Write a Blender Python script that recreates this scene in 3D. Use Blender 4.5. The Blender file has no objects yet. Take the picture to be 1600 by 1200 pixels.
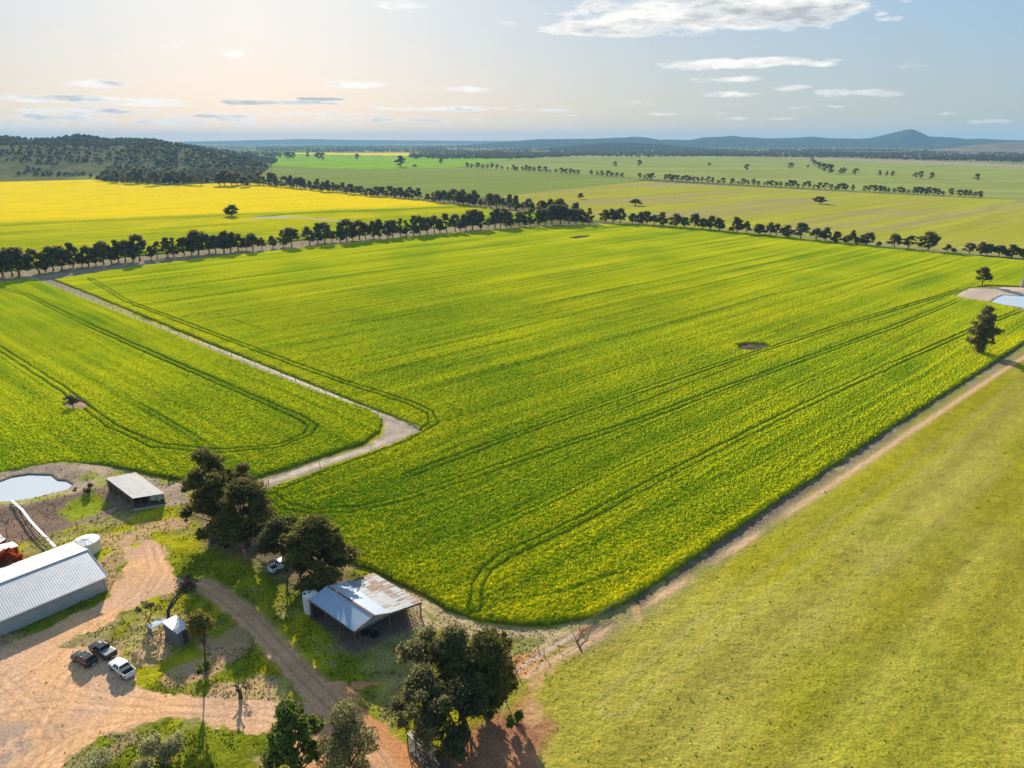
import bpy, math, random
import numpy as np
R = math.radians
C = bpy.context.scene.collection
sc = bpy.context.scene

# ------------------------------------------------------------ camera, sky, sun, exposure
F, HZ, H = 1080.0, 219.0, 80.0
PIT = math.atan((600 - HZ) / F); CP, SP = math.cos(PIT), math.sin(PIT)
cam = bpy.data.cameras.new('camera'); cam_o = bpy.data.objects.new('camera', cam); C.objects.link(cam_o)
cam_o.location = (0, 0, H); cam_o.rotation_euler = (math.pi / 2 - PIT, 0, 0)
cam.sensor_width = 36; cam.lens = 36 * F / 1600; cam.clip_start = 1; cam.clip_end = 120000
sc.camera = cam_o
SUN_AZ, SUN_EL = 19.0, 21.0          # degrees left of +Y, degrees up
sc.view_settings.view_transform = 'Standard'; sc.view_settings.look = 'None'
sc.view_settings.exposure = 0.92; sc.view_settings.gamma = 1.0
sun = bpy.data.lights.new('sun', 'SUN'); sun.energy = 4.9; sun.angle = R(0.55); sun.color = (1.0, 0.89, 0.72)
sun_o = bpy.data.objects.new('sun', sun); C.objects.link(sun_o)
sun_o.rotation_euler = (R(90 - SUN_EL), 0, math.pi + R(SUN_AZ)); sun_o.location = (0, 0, 200)

def nodes_of(tree): tree.nodes.clear(); return tree.nodes, tree.links
def N(nt, t, **kw):
    n = nt.nodes.new(t)
    for k, v in kw.items(): setattr(n, k, v)
    return n
def setin(n, **kw):
    for k, v in kw.items(): n.inputs[k.replace('_', ' ')].default_value = v
def mth(nt, op, a, b=None, c=None, clamp=False):
    n = nt.nodes.new('ShaderNodeMath'); n.operation = op; n.use_clamp = clamp
    for i, x in enumerate((a, b, c)):
        if x is None: continue
        if isinstance(x, (int, float)): n.inputs[i].default_value = x
        else: nt.links.new(x, n.inputs[i])
    return n.outputs[0]
def mixc(nt, fac, a, b, mode='MIX'):
    n = nt.nodes.new('ShaderNodeMix'); n.data_type = 'RGBA'; n.blend_type = mode
    for s, x in ((n.inputs[0], fac), (n.inputs[6], a), (n.inputs[7], b)):
        if isinstance(x, (int, float)): s.default_value = x
        elif isinstance(x, tuple): s.default_value = (*x, 1) if len(x) == 3 else x
        else: nt.links.new(x, s)
    return n.outputs[2]
def ramp(nt, x, stops):
    n = nt.nodes.new('ShaderNodeMapRange'); n.clamp = True
    n.inputs[1].default_value, n.inputs[2].default_value = stops
    nt.links.new(x, n.inputs[0]); return n.outputs[0]

world = bpy.data.worlds.new('World'); sc.world = world; world.use_nodes = True
nt = world.node_tree; nt.nodes.clear()
sky = N(nt, 'ShaderNodeTexSky'); sky.sky_type = 'NISHITA'; sky.sun_disc = False
sky.sun_elevation = R(SUN_EL); sky.sun_rotation = R(-SUN_AZ); sky.altitude = 100
sky.air_density = 0.9; sky.dust_density = 1.6; sky.ozone_density = 2.0
tc = N(nt, 'ShaderNodeTexCoord')
sep = N(nt, 'ShaderNodeSeparateXYZ'); nt.links.new(tc.outputs['Generated'], sep.inputs[0])
az = mth(nt, 'ARCTAN2', sep.outputs[0], sep.outputs[1]); el = mth(nt, 'ARCSINE', sep.outputs[2])
def dirpx(x, y):
    u, v = (x - 800) / F, (y - 600) / F
    fy, fz = CP - v * SP, -(SP + v * CP); l = math.sqrt(u * u + fy * fy + fz * fz)
    return math.atan2(u, fy), math.asin(fz / l)
# clouds: soft-edged elongated banks at fixed bearings, edges broken up by noise in bearing/height space
cmb = N(nt, 'ShaderNodeCombineXYZ'); nt.links.new(mth(nt, 'MULTIPLY', az, 1.0), cmb.inputs[0]); nt.links.new(mth(nt, 'MULTIPLY', el, 3.6), cmb.inputs[1])
n1 = N(nt, 'ShaderNodeTexNoise'); setin(n1, Scale=24.0, Detail=7.0, Roughness=0.62); nt.links.new(cmb.outputs[0], n1.inputs['Vector'])
n2 = N(nt, 'ShaderNodeTexNoise'); setin(n2, Scale=9.0, Detail=6.0, Roughness=0.6); nt.links.new(cmb.outputs[0], n2.inputs['Vector'])
CL = [(1120, 18, 270, 34, 1.0), (960, 42, 120, 16, 1.0), (1250, 12, 150, 22, .8), (620, 6, 70, 9, .6), (362, 84, 26, 7, .9), (268, 72, 16, 6, .6), (152, 131, 56, 7, 1.0), (562, 133, 50, 7, 1.0),
      (140, 154, 170, 5, 1.0), (435, 161, 105, 4.5, 1.0), (155, 174, 130, 6, .8), (725, 140, 46, 6, .8), (690, 170, 110, 5, .8), (470, 178, 130, 5, .7), (440, 137, 8, 3, .6),
      (1150, 99, 120, 10, 1.0), (1130, 125, 60, 6, .65), (1290, 98, 50, 6, .55), (1145, 147, 50, 5, .85), (1235, 138, 32, 6, .6), (1330, 146, 70, 8, .65), (870, 149, 36, 3, .6), (1000, 162, 28, 6, .45),
      (1430, 102, 40, 4, .4), (1465, 177, 45, 4, .45), (1540, 189, 40, 4, .4), (300, 190, 320, 7, .55), (890, 181, 30, 3, .4), (80, 185, 90, 7, .7), (650, 188, 160, 4, .5), (1300, 167, 60, 3, .35), (210, 163, 90, 3.5, .9), (60, 158, 60, 3, .8), (330, 181, 120, 4, .8), (560, 186, 140, 3.5, .7), (510, 155, 60, 3, .7), (860, 172, 90, 3, .5), (50, 195, 90, 4, .8), (420, 195, 150, 3, .6), (1060, 178, 80, 3, .45), (1200, 185, 90, 3, .4), (1380, 30, 40, 6, .3), (790, 40, 30, 6, .35)]
tot = None; bot = None
for (x, y, w, h, s) in CL:
    a0, e0 = dirpx(x, y); a1, _ = dirpx(x + w, y); _, e1 = dirpx(x, y - h)
    dx = mth(nt, 'DIVIDE', mth(nt, 'SUBTRACT', az, a0), abs(a1 - a0)); dy = mth(nt, 'DIVIDE', mth(nt, 'SUBTRACT', el, e0), abs(e1 - e0))
    r2 = mth(nt, 'ADD', mth(nt, 'MULTIPLY', dx, dx), mth(nt, 'MULTIPLY', dy, dy))
    m = mth(nt, 'MULTIPLY', mth(nt, 'SUBTRACT', 1.0, mth(nt, 'MULTIPLY', r2, 0.62), clamp=True), s)
    tot = m if tot is None else mth(nt, 'MAXIMUM', tot, m)
ns = mth(nt, 'ADD', mth(nt, 'MULTIPLY', n1.outputs[0], 1.5), mth(nt, 'MULTIPLY', n2.outputs[0], 0.7))
dens = mth(nt, 'SUBTRACT', mth(nt, 'ADD', mth(nt, 'MULTIPLY', tot, 1.0), mth(nt, 'MULTIPLY', ns, 1.45)), 1.91)
dens = mth(nt, 'MULTIPLY', dens, mth(nt, 'GREATER_THAN', tot, 0.001))
cover = ramp(nt, dens, (0.0, 0.42)); core = mth(nt, 'MULTIPLY', ramp(nt, n2.outputs[0], (0.47, 0.62)), ramp(nt, dens, (0.12, 0.5)))
sk = mixc(nt, 1.0, sky.outputs[0], (1.0, 1.0, 1.0), 'MULTIPLY')
gam = N(nt, 'ShaderNodeGamma'); gam.inputs[1].default_value = 0.40; nt.links.new(sk, gam.inputs[0])
CLW = (5.9, 5.7, 5.35); CLD = (2.2, 2.4, 2.65)
rgb = N(nt, 'ShaderNodeRGBToBW'); nt.links.new(sky.outputs[0], rgb.inputs[0])
flat = mth(nt, 'POWER', rgb.outputs[0], -0.17)
wsun = mth(nt, 'SUBTRACT', 1.0, mth(nt, 'DIVIDE', mth(nt, 'ABSOLUTE', mth(nt, 'ADD', az, R(SUN_AZ))), 0.95), clamp=True)
fl3 = N(nt, 'ShaderNodeCombineXYZ')
for i_, k_ in enumerate((1.76, 2.01, 2.36)): nt.links.new(mth(nt, 'MULTIPLY', flat, k_), fl3.inputs[i_])
skc = mixc(nt, 1.0, gam.outputs[0], fl3.outputs[0], 'MULTIPLY')
low = mth(nt, 'POWER', mth(nt, 'SUBTRACT', 1.0, mth(nt, 'MULTIPLY', mth(nt, 'ABSOLUTE', el), 5.5), clamp=True), 1.6)
skc = mixc(nt, 1.0, skc, mixc(nt, wsun, (.84, 1.0, 1.04), (1.28, 1.14, 1.01)), 'MULTIPLY')
skc = mixc(nt, low, skc, mixc(nt, 1.0, skc, (1.26, 1.0, .80), 'MULTIPLY'))
cloudc = mixc(nt, mth(nt, 'MULTIPLY', core, 0.85), CLW, CLD)
out_c = mixc(nt, mth(nt, 'MULTIPLY', cover, 0.9), skc, cloudc)
bg = N(nt, 'ShaderNodeBackground'); nt.links.new(out_c, bg.inputs[0]); bg.inputs[1].default_value = 0.1
wo = N(nt, 'ShaderNodeOutputWorld'); nt.links.new(bg.outputs[0], wo.inputs[0])

# ------------------------------------------------------------ helpers
def at(x, y, z=0.0):
    u, v = (x - 800) / F, (y - 600) / F
    d = (H - z) / (SP + v * CP); return (u * d, d * (CP - v * SP), z)
def P2(pts): return [at(*p)[:2] for p in pts]
def hgt(X, Y, y):           # height above the ground spot X,Y whose image is at photo row y
    v = (y - 600) / F; return H - Y * (v * CP + SP) / (CP - v * SP)
def depth(X, Y, Z=0): return Y * CP + (H - Z) * SP
def tag(o, label=None, cat=None, group=None, kind=None):
    if label: o['label'] = label
    if cat: o['category'] = cat
    if group: o['group'] = group
    if kind: o['kind'] = kind
    return o
def empty(name, loc=(0, 0, 0), rz=0.0):
    o = bpy.data.objects.new(name, None); C.objects.link(o); o.location = loc; o.rotation_euler = (0, 0, rz); o.empty_display_size = .5; return o
def mesh_np(name, V, Fc, mat, parent=None, smooth=False, col=None, coldom='POINT'):
    """V (n,3); Fc (m,4) quads or (m,3) tris"""
    V = np.asarray(V, np.float32); Fc = np.asarray(Fc, np.int32); k = Fc.shape[1]
    me = bpy.data.meshes.new(name); me.vertices.add(len(V)); me.vertices.foreach_set('co', V.ravel())
    me.loops.add(Fc.size); me.loops.foreach_set('vertex_index', Fc.ravel())
    me.polygons.add(len(Fc)); me.polygons.foreach_set('loop_start', np.arange(0, Fc.size, k, dtype=np.int32))
    me.polygons.foreach_set('use_smooth', np.full(len(Fc), smooth))
    me.update(calc_edges=True)
    if col is not None:
        a = me.attributes.new('Col', 'FLOAT_COLOR', coldom)
        cc = np.ones((len(col), 4), np.float32); cc[:, :3] = col; a.data.foreach_set('color', cc.ravel())
    me.materials.append(mat)
    o = bpy.data.objects.new(name, me); C.objects.link(o); o.parent = parent
    return o
def sub(a, b): return (a[0] - b[0], a[1] - b[1], a[2] - b[2])
def add(a, b): return (a[0] + b[0], a[1] + b[1], a[2] + b[2])
def mul(a, s): return (a[0] * s, a[1] * s, a[2] * s)
def lerp(a, b, t): return tuple(a[i] + (b[i] - a[i]) * t for i in range(3))
def nrm(a):
    l = math.sqrt(sum(x * x for x in a)) or 1; return mul(a, 1 / l)
def cross(a, b): return (a[1] * b[2] - a[2] * b[1], a[2] * b[0] - a[0] * b[2], a[0] * b[1] - a[1] * b[0])
class MB:
    def __init__(s): s.v = []; s.f = []; s.c = []
    def q(s, *pts, c=None):
        i = len(s.v); s.v += list(pts); s.f.append(tuple(range(i, i + len(pts)))); s.c.append(c or (1, 1, 1)); return s
    def box(s, x0, x1, y0, y1, z0, z1):
        p = [(x, y, z) for z in (z0, z1) for y in (y0, y1) for x in (x0, x1)]
        i = len(s.v); s.v += p
        for f in ((0, 2, 3, 1), (4, 5, 7, 6), (0, 1, 5, 4), (2, 6, 7, 3), (0, 4, 6, 2), (1, 3, 7, 5)):
            s.f.append(tuple(i + k for k in f)); s.c.append((1, 1, 1))
        return s
    def hexa(s, a, b):       # bottom ring a, top ring b (same length) closed solid
        n = len(a); i = len(s.v); s.v += list(a) + list(b)
        s.f.append(tuple(i + n - 1 - k for k in range(n))); s.f.append(tuple(i + n + k for k in range(n)))
        for k in range(n):
            j = (k + 1) % n; s.f.append((i + k, i + j, i + n + j, i + n + k))
        s.c += [(1, 1, 1)] * (n + 2); return s
    def bar(s, a, b, w, h=None):      # rectangular bar between points
        h = h or w; d = nrm(sub(b, a)); up = (0, 0, 1) if abs(d[2]) < .95 else (0, 1, 0)
        sx = mul(nrm(cross(d, up)), w / 2); sy = mul(nrm(cross(sx, d)), h / 2)
        r = lambda p: [sub(sub(p, sx), sy), sub(add(p, sx), sy), add(add(p, sx), sy), add(sub(p, sx), sy)]
        return s.hexa(r(a), r(b))
    def tube(s, pts, rad, n=6):
        i = len(s.v); m = len(pts)
        for k, p in enumerate(pts):
            d = nrm(sub(pts[min(k + 1, m - 1)], pts[max(k - 1, 0)])); up = (0, 0, 1) if abs(d[2]) < .9 else (0, 1, 0)
            sx = nrm(cross(d, up)); sy = cross(sx, d); r = rad[k] if isinstance(rad, (list, tuple)) else rad
            for j in range(n):
                t = 2 * math.pi * j / n; s.v.append(add(p, add(mul(sx, r * math.cos(t)), mul(sy, r * math.sin(t)))))
        for k in range(m - 1):
            for j in range(n):
                a = i + k * n + j; b = i + k * n + (j + 1) % n; s.f.append((a, b, b + n, a + n)); s.c.append((1, 1, 1))
        s.f.append(tuple(i + n - 1 - j for j in range(n))); s.f.append(tuple(i + (m - 1) * n + j for j in range(n))); s.c += [(1, 1, 1)] * 2
        return s
    def lathe(s, prof, c=(0, 0, 0), n=24, axis='z'):
        i = len(s.v); m = len(prof)
        for (r, z) in prof:
            for j in range(n):
                t = 2 * math.pi * j / n; a, b = r * math.cos(t), r * math.sin(t)
                s.v.append(add(c, (a, b, z) if axis == 'z' else (a, z, b)))
        for k in range(m - 1):
            for j in range(n):
                a = i + k * n + j; b = i + k * n + (j + 1) % n
                s.f.append((a, b, b + n, a + n)); s.c.append((1, 1, 1))
        s.f.append(tuple(i + j for j in range(n))[::-1]); s.f.append(tuple(i + (m - 1) * n + j for j in range(n))); s.c += [(1, 1, 1)] * 2
        return s
    def sheet(s, a, b, c, d, pitch=.4, amp=.035, thick=.03, colf=None, rows=1):
        """ribbed metal sheet: a->b runs ACROSS the ribs, a->d along them (quad a,b,c,d)"""
        L = math.dist(a, b); n = max(2, int(L / pitch) * 4); nn = nrm(cross(sub(b, a), sub(d, a)))
        if nn[2] < 0: nn = mul(nn, -1)
        off = [0, 0, amp, amp]
        for j in range(rows):
            t0, t1 = j / rows, (j + 1) / rows
            for i in range(n):
                u0, u1 = i / n, (i + 1) / n
                pt = lambda u, t, o: add(lerp(lerp(a, b, u), lerp(d, c, u), t), mul(nn, o))
                o0, o1 = off[i % 4], off[(i + 1) % 4]
                s.q(pt(u0, t0, o0), pt(u1, t0, o1), pt(u1, t1, o1), pt(u0, t1, o0), c=colf(u0, t0 + .01) if colf else None)
        return s
    def build(s, name, mat, parent=None, smooth=False, bevel=0):
        me = bpy.data.meshes.new(name); me.from_pydata(s.v, [], s.f); me.update()
        if any(c != (1, 1, 1) for c in s.c):
            at_ = me.attributes.new('Col', 'FLOAT_COLOR', 'FACE')
            for k, c in enumerate(s.c): at_.data[k].color = (*c, 1)
        if smooth: me.polygons.foreach_set('use_smooth', [True] * len(me.polygons))
        me.materials.append(mat); o = bpy.data.objects.new(name, me); C.objects.link(o); o.parent = parent
        if bevel:
            b = o.modifiers.new('bevel', 'BEVEL'); b.width = bevel; b.segments = 2; b.limit_method = 'ANGLE'
        return o
def copy_tree(o, parent=None):
    c = o.copy(); C.objects.link(c); c.parent = parent
    for ch in KIDS.get(o.name, []): copy_tree(ch, c)
    return c
KIDS = {}

# ------------------------------------------------------------ materials
def mat(name, col, rough=.8, metal=0.0, nscale=None, namp=.25, spec=.3, usecol=False, bump=0.0, trans=0.0, coat=0.0, ncol=None):
    m = bpy.data.materials.new(name); m.use_nodes = True; t = m.node_tree; b = t.nodes['Principled BSDF']
    setin(b, Roughness=rough, Metallic=metal); b.inputs['Specular IOR Level'].default_value = spec
    if coat: b.inputs['Coat Weight'].default_value = coat; b.inputs['Coat Roughness'].default_value = .05
    if spec == 0:
        t.nodes.remove(b); b = t.nodes.new('ShaderNodeBsdfDiffuse'); t.links.new(b.outputs[0], t.nodes['Material Output'].inputs[0])
    g = t.nodes.new('ShaderNodeNewGeometry'); base = None
    if usecol:
        a = t.nodes.new('ShaderNodeAttribute'); a.attribute_name = 'Col'; base = mixc(t, 1.0, a.outputs[0], col, 'MULTIPLY')
    if nscale:
        n = t.nodes.new('ShaderNodeTexNoise'); setin(n, Scale=nscale, Detail=5.0, Roughness=.65); t.links.new(g.outputs['Position'], n.inputs['Vector'])
        f = mth(t, 'MULTIPLY_ADD', n.outputs[0], 1.0, 0.0)
        f = ramp(t, f, (.3, .7))
        dark = ncol or tuple(c * (1 - namp) for c in col); 
        if usecol:
            fac = mixc(t, f, (1 - namp,) * 3, (1 + namp,) * 3); base = mixc(t, 1.0, base, fac, 'MULTIPLY')
        else: base = mixc(t, f, dark, tuple(min(1, c * (1 + namp * .6)) for c in col))
        if bump:
            bp = t.nodes.new('ShaderNodeBump'); bp.inputs['Strength'].default_value = 1
            if name == 'ground_surface':
                sp = t.nodes.new('ShaderNodeSeparateColor'); t.links.new(a.outputs[0], sp.inputs[0]); df = mth(t, 'SUBTRACT', sp.outputs[0], sp.outputs[1]); mr = t.nodes.new('ShaderNodeMapRange'); t.links.new(df, mr.inputs[0]); mr.inputs[1].default_value = .05; mr.inputs[2].default_value = .18; mr.inputs[3].default_value = 1; mr.inputs[4].default_value = .22; t.links.new(mr.outputs[0], bp.inputs['Strength'])
            bp.inputs['Distance'].default_value = bump
            t.links.new(n.outputs[0], bp.inputs['Height']); t.links.new(bp.outputs[0], b.inputs['Normal'])
    if base is not None: t.links.new(base, b.inputs[0])
    else: b.inputs[0].default_value = (*col, 1)
    if trans:
        tr = t.nodes.new('ShaderNodeBsdfTranslucent')
        if base is not None: t.links.new(base, tr.inputs[0])
        else: tr.inputs[0].default_value = (*col, 1)
        mx = t.nodes.new('ShaderNodeMixShader'); mx.inputs[0].default_value = trans
        o = t.nodes['Material Output']; t.links.new(b.outputs[0], mx.inputs[1]); t.links.new(tr.outputs[0], mx.inputs[2]); t.links.new(mx.outputs[0], o.inputs[0])
    return m
M = dict(
    bark=mat('bark', (.10, .075, .055), .9, nscale=3, namp=.4), palebark=mat('pale_bark', (.22, .18, .15), .9, nscale=3, namp=.4),
    leaf=mat('gum_leaves', (1, 1, 1), .75, usecol=True, trans=.5, spec=.05),
    galv=mat('galvanised_metal', (.46, .48, .51), .55, .35, nscale=.5, namp=.14),
    wallm=mat('shed_wall_metal', (.42, .45, .46), .5, .25, nscale=.6, namp=.12),
    oldroof=mat('weathered_roof_sheets', (.66, .66, .67), .6, .2, usecol=True, nscale=1.2, namp=.22),
    blueroof=mat('roof_sheets', (.34, .42, .52), .5, .4, nscale=.7, namp=.12),
    rust=mat('rust', (.24, .11, .06), .9, nscale=2, namp=.4), timber=mat('old_timber', (.16, .12, .09), .9, nscale=4, namp=.4),
    greytimber=mat('grey_timber', (.21, .195, .18), .9, nscale=4, namp=.35), darkwall=mat('dark_red_brown_cladding', (.10, .055, .045), .8, nscale=2, namp=.3),
    white=mat('white_paint', (.78, .76, .72), .55, nscale=2, namp=.1), cream=mat('cream_tank', (.74, .70, .58), .5, nscale=.9, namp=.08),
    redwall=mat('red_painted_wall', (.34, .045, .035), .7, nscale=1.5, namp=.25), rubber=mat('tyre_rubber', (.022, .022, .022), .85),
    glass=mat('dark_car_glass', (.012, .014, .018), .06, 0, spec=.7), rim=mat('alloy_rim', (.45, .45, .47), .3, .8),
    carwhite=mat('white_car_paint', (.78, .78, .79), .25, coat=.7), carblack=mat('black_car_paint', (.018, .019, .024), .2, coat=.9),
    cargreen=mat('dark_olive_car_paint', (.035, .036, .026), .22, .2, coat=.9), plastic=mat('black_plastic', (.03, .03, .03), .6),
    lamp=mat('headlamp_lens', (.6, .62, .65), .1), tail=mat('tail_lamp_lens', (.30, .015, .012), .2), chrome=mat('chrome', (.7, .7, .7), .15, 1.0),
    steel=mat('dark_steel', (.09, .10, .12), .5, .5, nscale=3, namp=.3), wire=mat('fence_wire', (.3, .3, .3), .5, .7), yellow=mat('yellow_paint', (.6, .42, .05), .6),
    hide=mat('cream_cloth', (.5, .48, .42), .8), concrete=mat('concrete', (.42, .40, .37), .85, nscale=2, namp=.15), tray=mat('tray_liner', (.02, .02, .02), .7))

# ------------------------------------------------------------ numpy noise and field masks
def hash2(ix, iy, s=0):
    h = (ix.astype(np.int64) * 374761393 + iy.astype(np.int64) * 668265263 + s * 1442695041) & 0xFFFFFFFF
    h = ((h ^ (h >> 13)) * 1274126177) & 0xFFFFFFFF
    return ((h ^ (h >> 16)) & 0xFFFFFF) / float(0xFFFFFF)
def vn(x, y, s=0):
    ix, iy = np.floor(x), np.floor(y); fx, fy = x - ix, y - iy
    fx = fx * fx * (3 - 2 * fx); fy = fy * fy * (3 - 2 * fy); ix = ix.astype(np.int64); iy = iy.astype(np.int64)
    a = hash2(ix, iy, s); b = hash2(ix + 1, iy, s); c = hash2(ix, iy + 1, s); d = hash2(ix + 1, iy + 1, s)
    return (a + (b - a) * fx) * (1 - fy) + (c + (d - c) * fx) * fy
def fbm(x, y, s=0, o=4, g=.5):
    t = 0; a = 1; n = 0
    for k in range(o):
        t = t + a * vn(x * 2 ** k, y * 2 ** k, s + k * 17); n += a; a *= g
    return t / n
def sst(a, b, x):
    t = np.clip((x - a) / (b - a), 0, 1); return t * t * (3 - 2 * t)
def seg_d(X, Y, ax, ay, bx, by):
    dx, dy = bx - ax, by - ay; L = dx * dx + dy * dy + 1e-9
    t = np.clip(((X - ax) * dx + (Y - ay) * dy) / L, 0, 1)
    return np.hypot(X - ax - t * dx, Y - ay - t * dy)
def sdpoly(X, Y, poly):       # signed distance, positive inside
    d = np.full(X.shape, 1e9); ins = np.zeros(X.shape, bool); n = len(poly)
    for i in range(n):
        ax, ay = poly[i]; bx, by = poly[(i + 1) % n]
        d = np.minimum(d, seg_d(X, Y, ax, ay, bx, by))
        c = ((ay > Y) != (by > Y)) & (X < (bx - ax) * (Y - ay) / ((by - ay) or 1e-9) + ax); ins ^= c
    return np.where(ins, d, -d)
def dline(X, Y, pts):
    d = np.full(X.shape, 1e9)
    for a, b in zip(pts[:-1], pts[1:]): d = np.minimum(d, seg_d(X, Y, *a, *b))
    return d
PX = dict(
    main=[(82, 438), (180, 421), (300, 405), (480, 386), (700, 364), (840, 354), (985, 349), (1100, 356), (1300, 377), (1480, 396), (1600, 407), (2000, 452), (2000, 480), (1640, 494), (1600, 487), (1548, 476), (1500, 466), (1530, 452), (1600, 448), (2000, 458), (2000, 470), (2100, 400),
          ],
)
MAIN = P2([(84, 438), (180, 422), (300, 406), (480, 387), (700, 365), (840, 355), (985, 350), (1100, 357), (1300, 378), (1480, 397), (1600, 408), (1900, 440),
           (1900, 500), (1600, 536), (1568, 556), (1540, 575), (1400, 664), (1200, 795), (1040, 902), (975, 946), (925, 966), (860, 977), (800, 978), (745, 970), (700, 953), (660, 930), (600, 900), (545, 878), (480, 850), (435, 818), (412, 790), (410, 774), (430, 762), (520, 728), (600, 700), (660, 674), (640, 662), (560, 631), (400, 566), (250, 505), (150, 464)])
LEFT = P2([(-60, 452), (0, 441), (56, 437), (130, 466), (250, 514), (400, 576), (520, 622), (575, 640), (598, 655), (594, 674), (570, 692), (520, 708), (450, 733), (395, 748), (340, 752), (280, 750), (235, 742), (170, 728), (100, 725), (50, 732), (0, 742), (-60, 750), (-300, 800), (-500, 640)])
YEL = P2([(-300, 286), (0, 278), (60, 276), (110, 276), (170, 284), (260, 290), (340, 287), (395, 287), (440, 291), (520, 299), (650, 313), (780, 327), (850, 337), (830, 345), (700, 355), (560, 368), (480, 375), (400, 382), (300, 392), (200, 402), (100, 414), (0, 426), (-100, 438)])
DAM2 = P2([(1493, 463), (1515, 452), (1545, 447), (1600, 449), (1760, 455), (1800, 500), (1700, 497), (1600, 486), (1545, 472), (1510, 468)])
HOLES = [P2([(1152, 540), (1168, 537), (1195, 538), (1203, 541), (1190, 546), (1172, 549), (1158, 547)]), P2([(890, 373), (902, 370), (922, 369), (915, 372), (900, 374)]),
         P2([(99, 634), (110, 627), (130, 628), (140, 637), (128, 640), (108, 640)])]
RDIR = np.array(at(1535, 580)[:2]) - np.array(at(985, 940)[:2]); RDIR /= np.linalg.norm(RDIR); RPER = np.array([-RDIR[1], RDIR[0]])
TR_MAIN = [P2([(742, 955), (746, 920), (760, 895), (790, 872), (850, 846), (940, 800), (1100, 716), (1240, 645), (1400, 570), (1540, 508), (1640, 470)]),
           P2([(425, 778), (445, 795), (490, 803), (560, 799), (640, 781), (720, 754), (860, 706), (1000, 660), (1130, 610), (1250, 566), (1400, 512), (1500, 470)]),
           P2([(140, 437), (197, 472), (350, 530), (525, 595), (640, 632), (672, 648), (678, 664), (634, 690), (520, 732), (437, 765)]),
           P2([(640, 745), (760, 700), (900, 650), (1100, 580), (1300, 515), (1500, 455)])]
TR_THIN = [P2([(455, 765), (500, 785), (560, 787), (620, 772)]), P2([(480, 752), (520, 768), (570, 770), (640, 752)]), P2([(690, 655), (720, 668), (715, 690), (660, 712)]), P2([(710, 645), (742, 662), (738, 690), (690, 712)]), P2([(760, 640), (785, 665), (770, 695), (720, 715)]), P2([(440, 790), (500, 815), (600, 815), (700, 790)]), P2([(770, 640), (800, 660), (790, 685), (740, 695)]), P2([(700, 640), (745, 650), (760, 672), (720, 690)]), P2([(660, 900), (700, 925), (780, 945), (880, 930), (960, 900)]), P2([(1110, 765), (1180, 733), (1260, 690)]), P2([(950, 740), (1060, 690), (1200, 620)]),
           P2([(283, 500), (300, 492), (330, 490), (420, 520)]), P2([(1180, 470), (1400, 420), (1590, 400)]), P2([(1350, 510), (1420, 488), (1500, 458)])]
TR_LEFT = [P2([(-60, 520), (0, 547), (100, 612), (175, 669), (245, 700), (350, 708), (437, 700), (480, 682), (490, 668), (463, 652), (350, 603), (131, 507), (44, 463), (-40, 440)])]
AX = P2([(300, 500), (700, 300)])

def crop_mask(X, Y, near=True):
    e = (fbm(X * .5, Y * .5, 3, 3) - .5) * 1.0
    m = sdpoly(X, Y, MAIN) + e; l = sdpoly(X, Y, LEFT) + e
    d2 = sdpoly(X, Y, DAM2)
    for hpoly in HOLES: d2 = np.maximum(d2, sdpoly(X, Y, hpoly) + e * .4)
    return np.minimum(m, -d2), np.minimum(l, -d2)
def ruts(X, Y, lines, w=1.0):
    d = np.full(X.shape, 1e9)
    for l in lines: d = np.minimum(d, dline(X, Y, l))
    return d

def polar(a0, a1, na, t0, t1, nr):
    A = np.radians(np.linspace(a0, a1, na)); T = np.radians(np.geomspace(t0, t1, nr)) if False else np.radians(np.linspace(t0, t1, nr))
    return A, T
def grid_faces(nr, na):
    i = np.arange((nr - 1) * (na - 1)); r = i // (na - 1); c = i % (na - 1); a = r * na + c
    return np.stack([a, a + 1, a + na + 1, a + na], 1)

def mixn(a, b, t): return a + (b - a) * t[:, None]
def cc(*v): return np.array(v, float)[None, :]
# ------------------------------------------------------------ ground sheet
DIRT = cc(.65, .375, .195); DIRT2 = cc(.57, .355, .22); RED = cc(.36, .165, .085); TAN = cc(.38, .30, .17); BROWN = cc(.17, .115, .085)
GRASS = cc(.15, .175, .010); GRASSY = cc(.32, .30, .012); DRYG = cc(.32, .27, .11); DARKG = cc(.06, .10, .015)
YARD = P2([(-300, 1040), (0, 1010), (60, 988), (120, 958), (168, 932), (185, 905), (200, 878), (197, 853), (212, 856), (222, 842), (244, 846), (262, 872), (272, 900), (300, 910), (322, 912), (352, 930), (395, 962), (432, 1000), (470, 1040), (505, 1062), (545, 1072), (590, 1062), (620, 1058), (606, 1075), (555, 1078), (562, 1100), (600, 1130), (635, 1160), (672, 1200), (700, 1260), (560, 1400), (-700, 1500)])
ISL = P2([(92, 1012), (125, 990), (160, 978), (200, 955), (228, 940), (262, 927), (288, 915), (318, 925), (345, 948), (382, 985), (415, 1018), (452, 1058), (478, 1085), (492, 1095), (470, 1101), (435, 1098), (395, 1095), (345, 1094), (290, 1088), (240, 1084), (214, 1072), (200, 1045), (180, 1020), (150, 1005), (125, 1012)])
LOW = P2([(80, 1215), (110, 1180), (150, 1152), (185, 1140), (230, 1128), (265, 1123), (300, 1125), (330, 1132), (380, 1145), (440, 1158), (470, 1185), (470, 1300), (40, 1300)])
SHGR = P2([(480, 985), (500, 1010), (520, 1045), (560, 1052), (610, 1040), (650, 1000), (600, 985)])
SHG2 = P2([(555, 1078), (600, 1068), (650, 1062), (680, 1100), (620, 1120), (580, 1105)])
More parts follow.
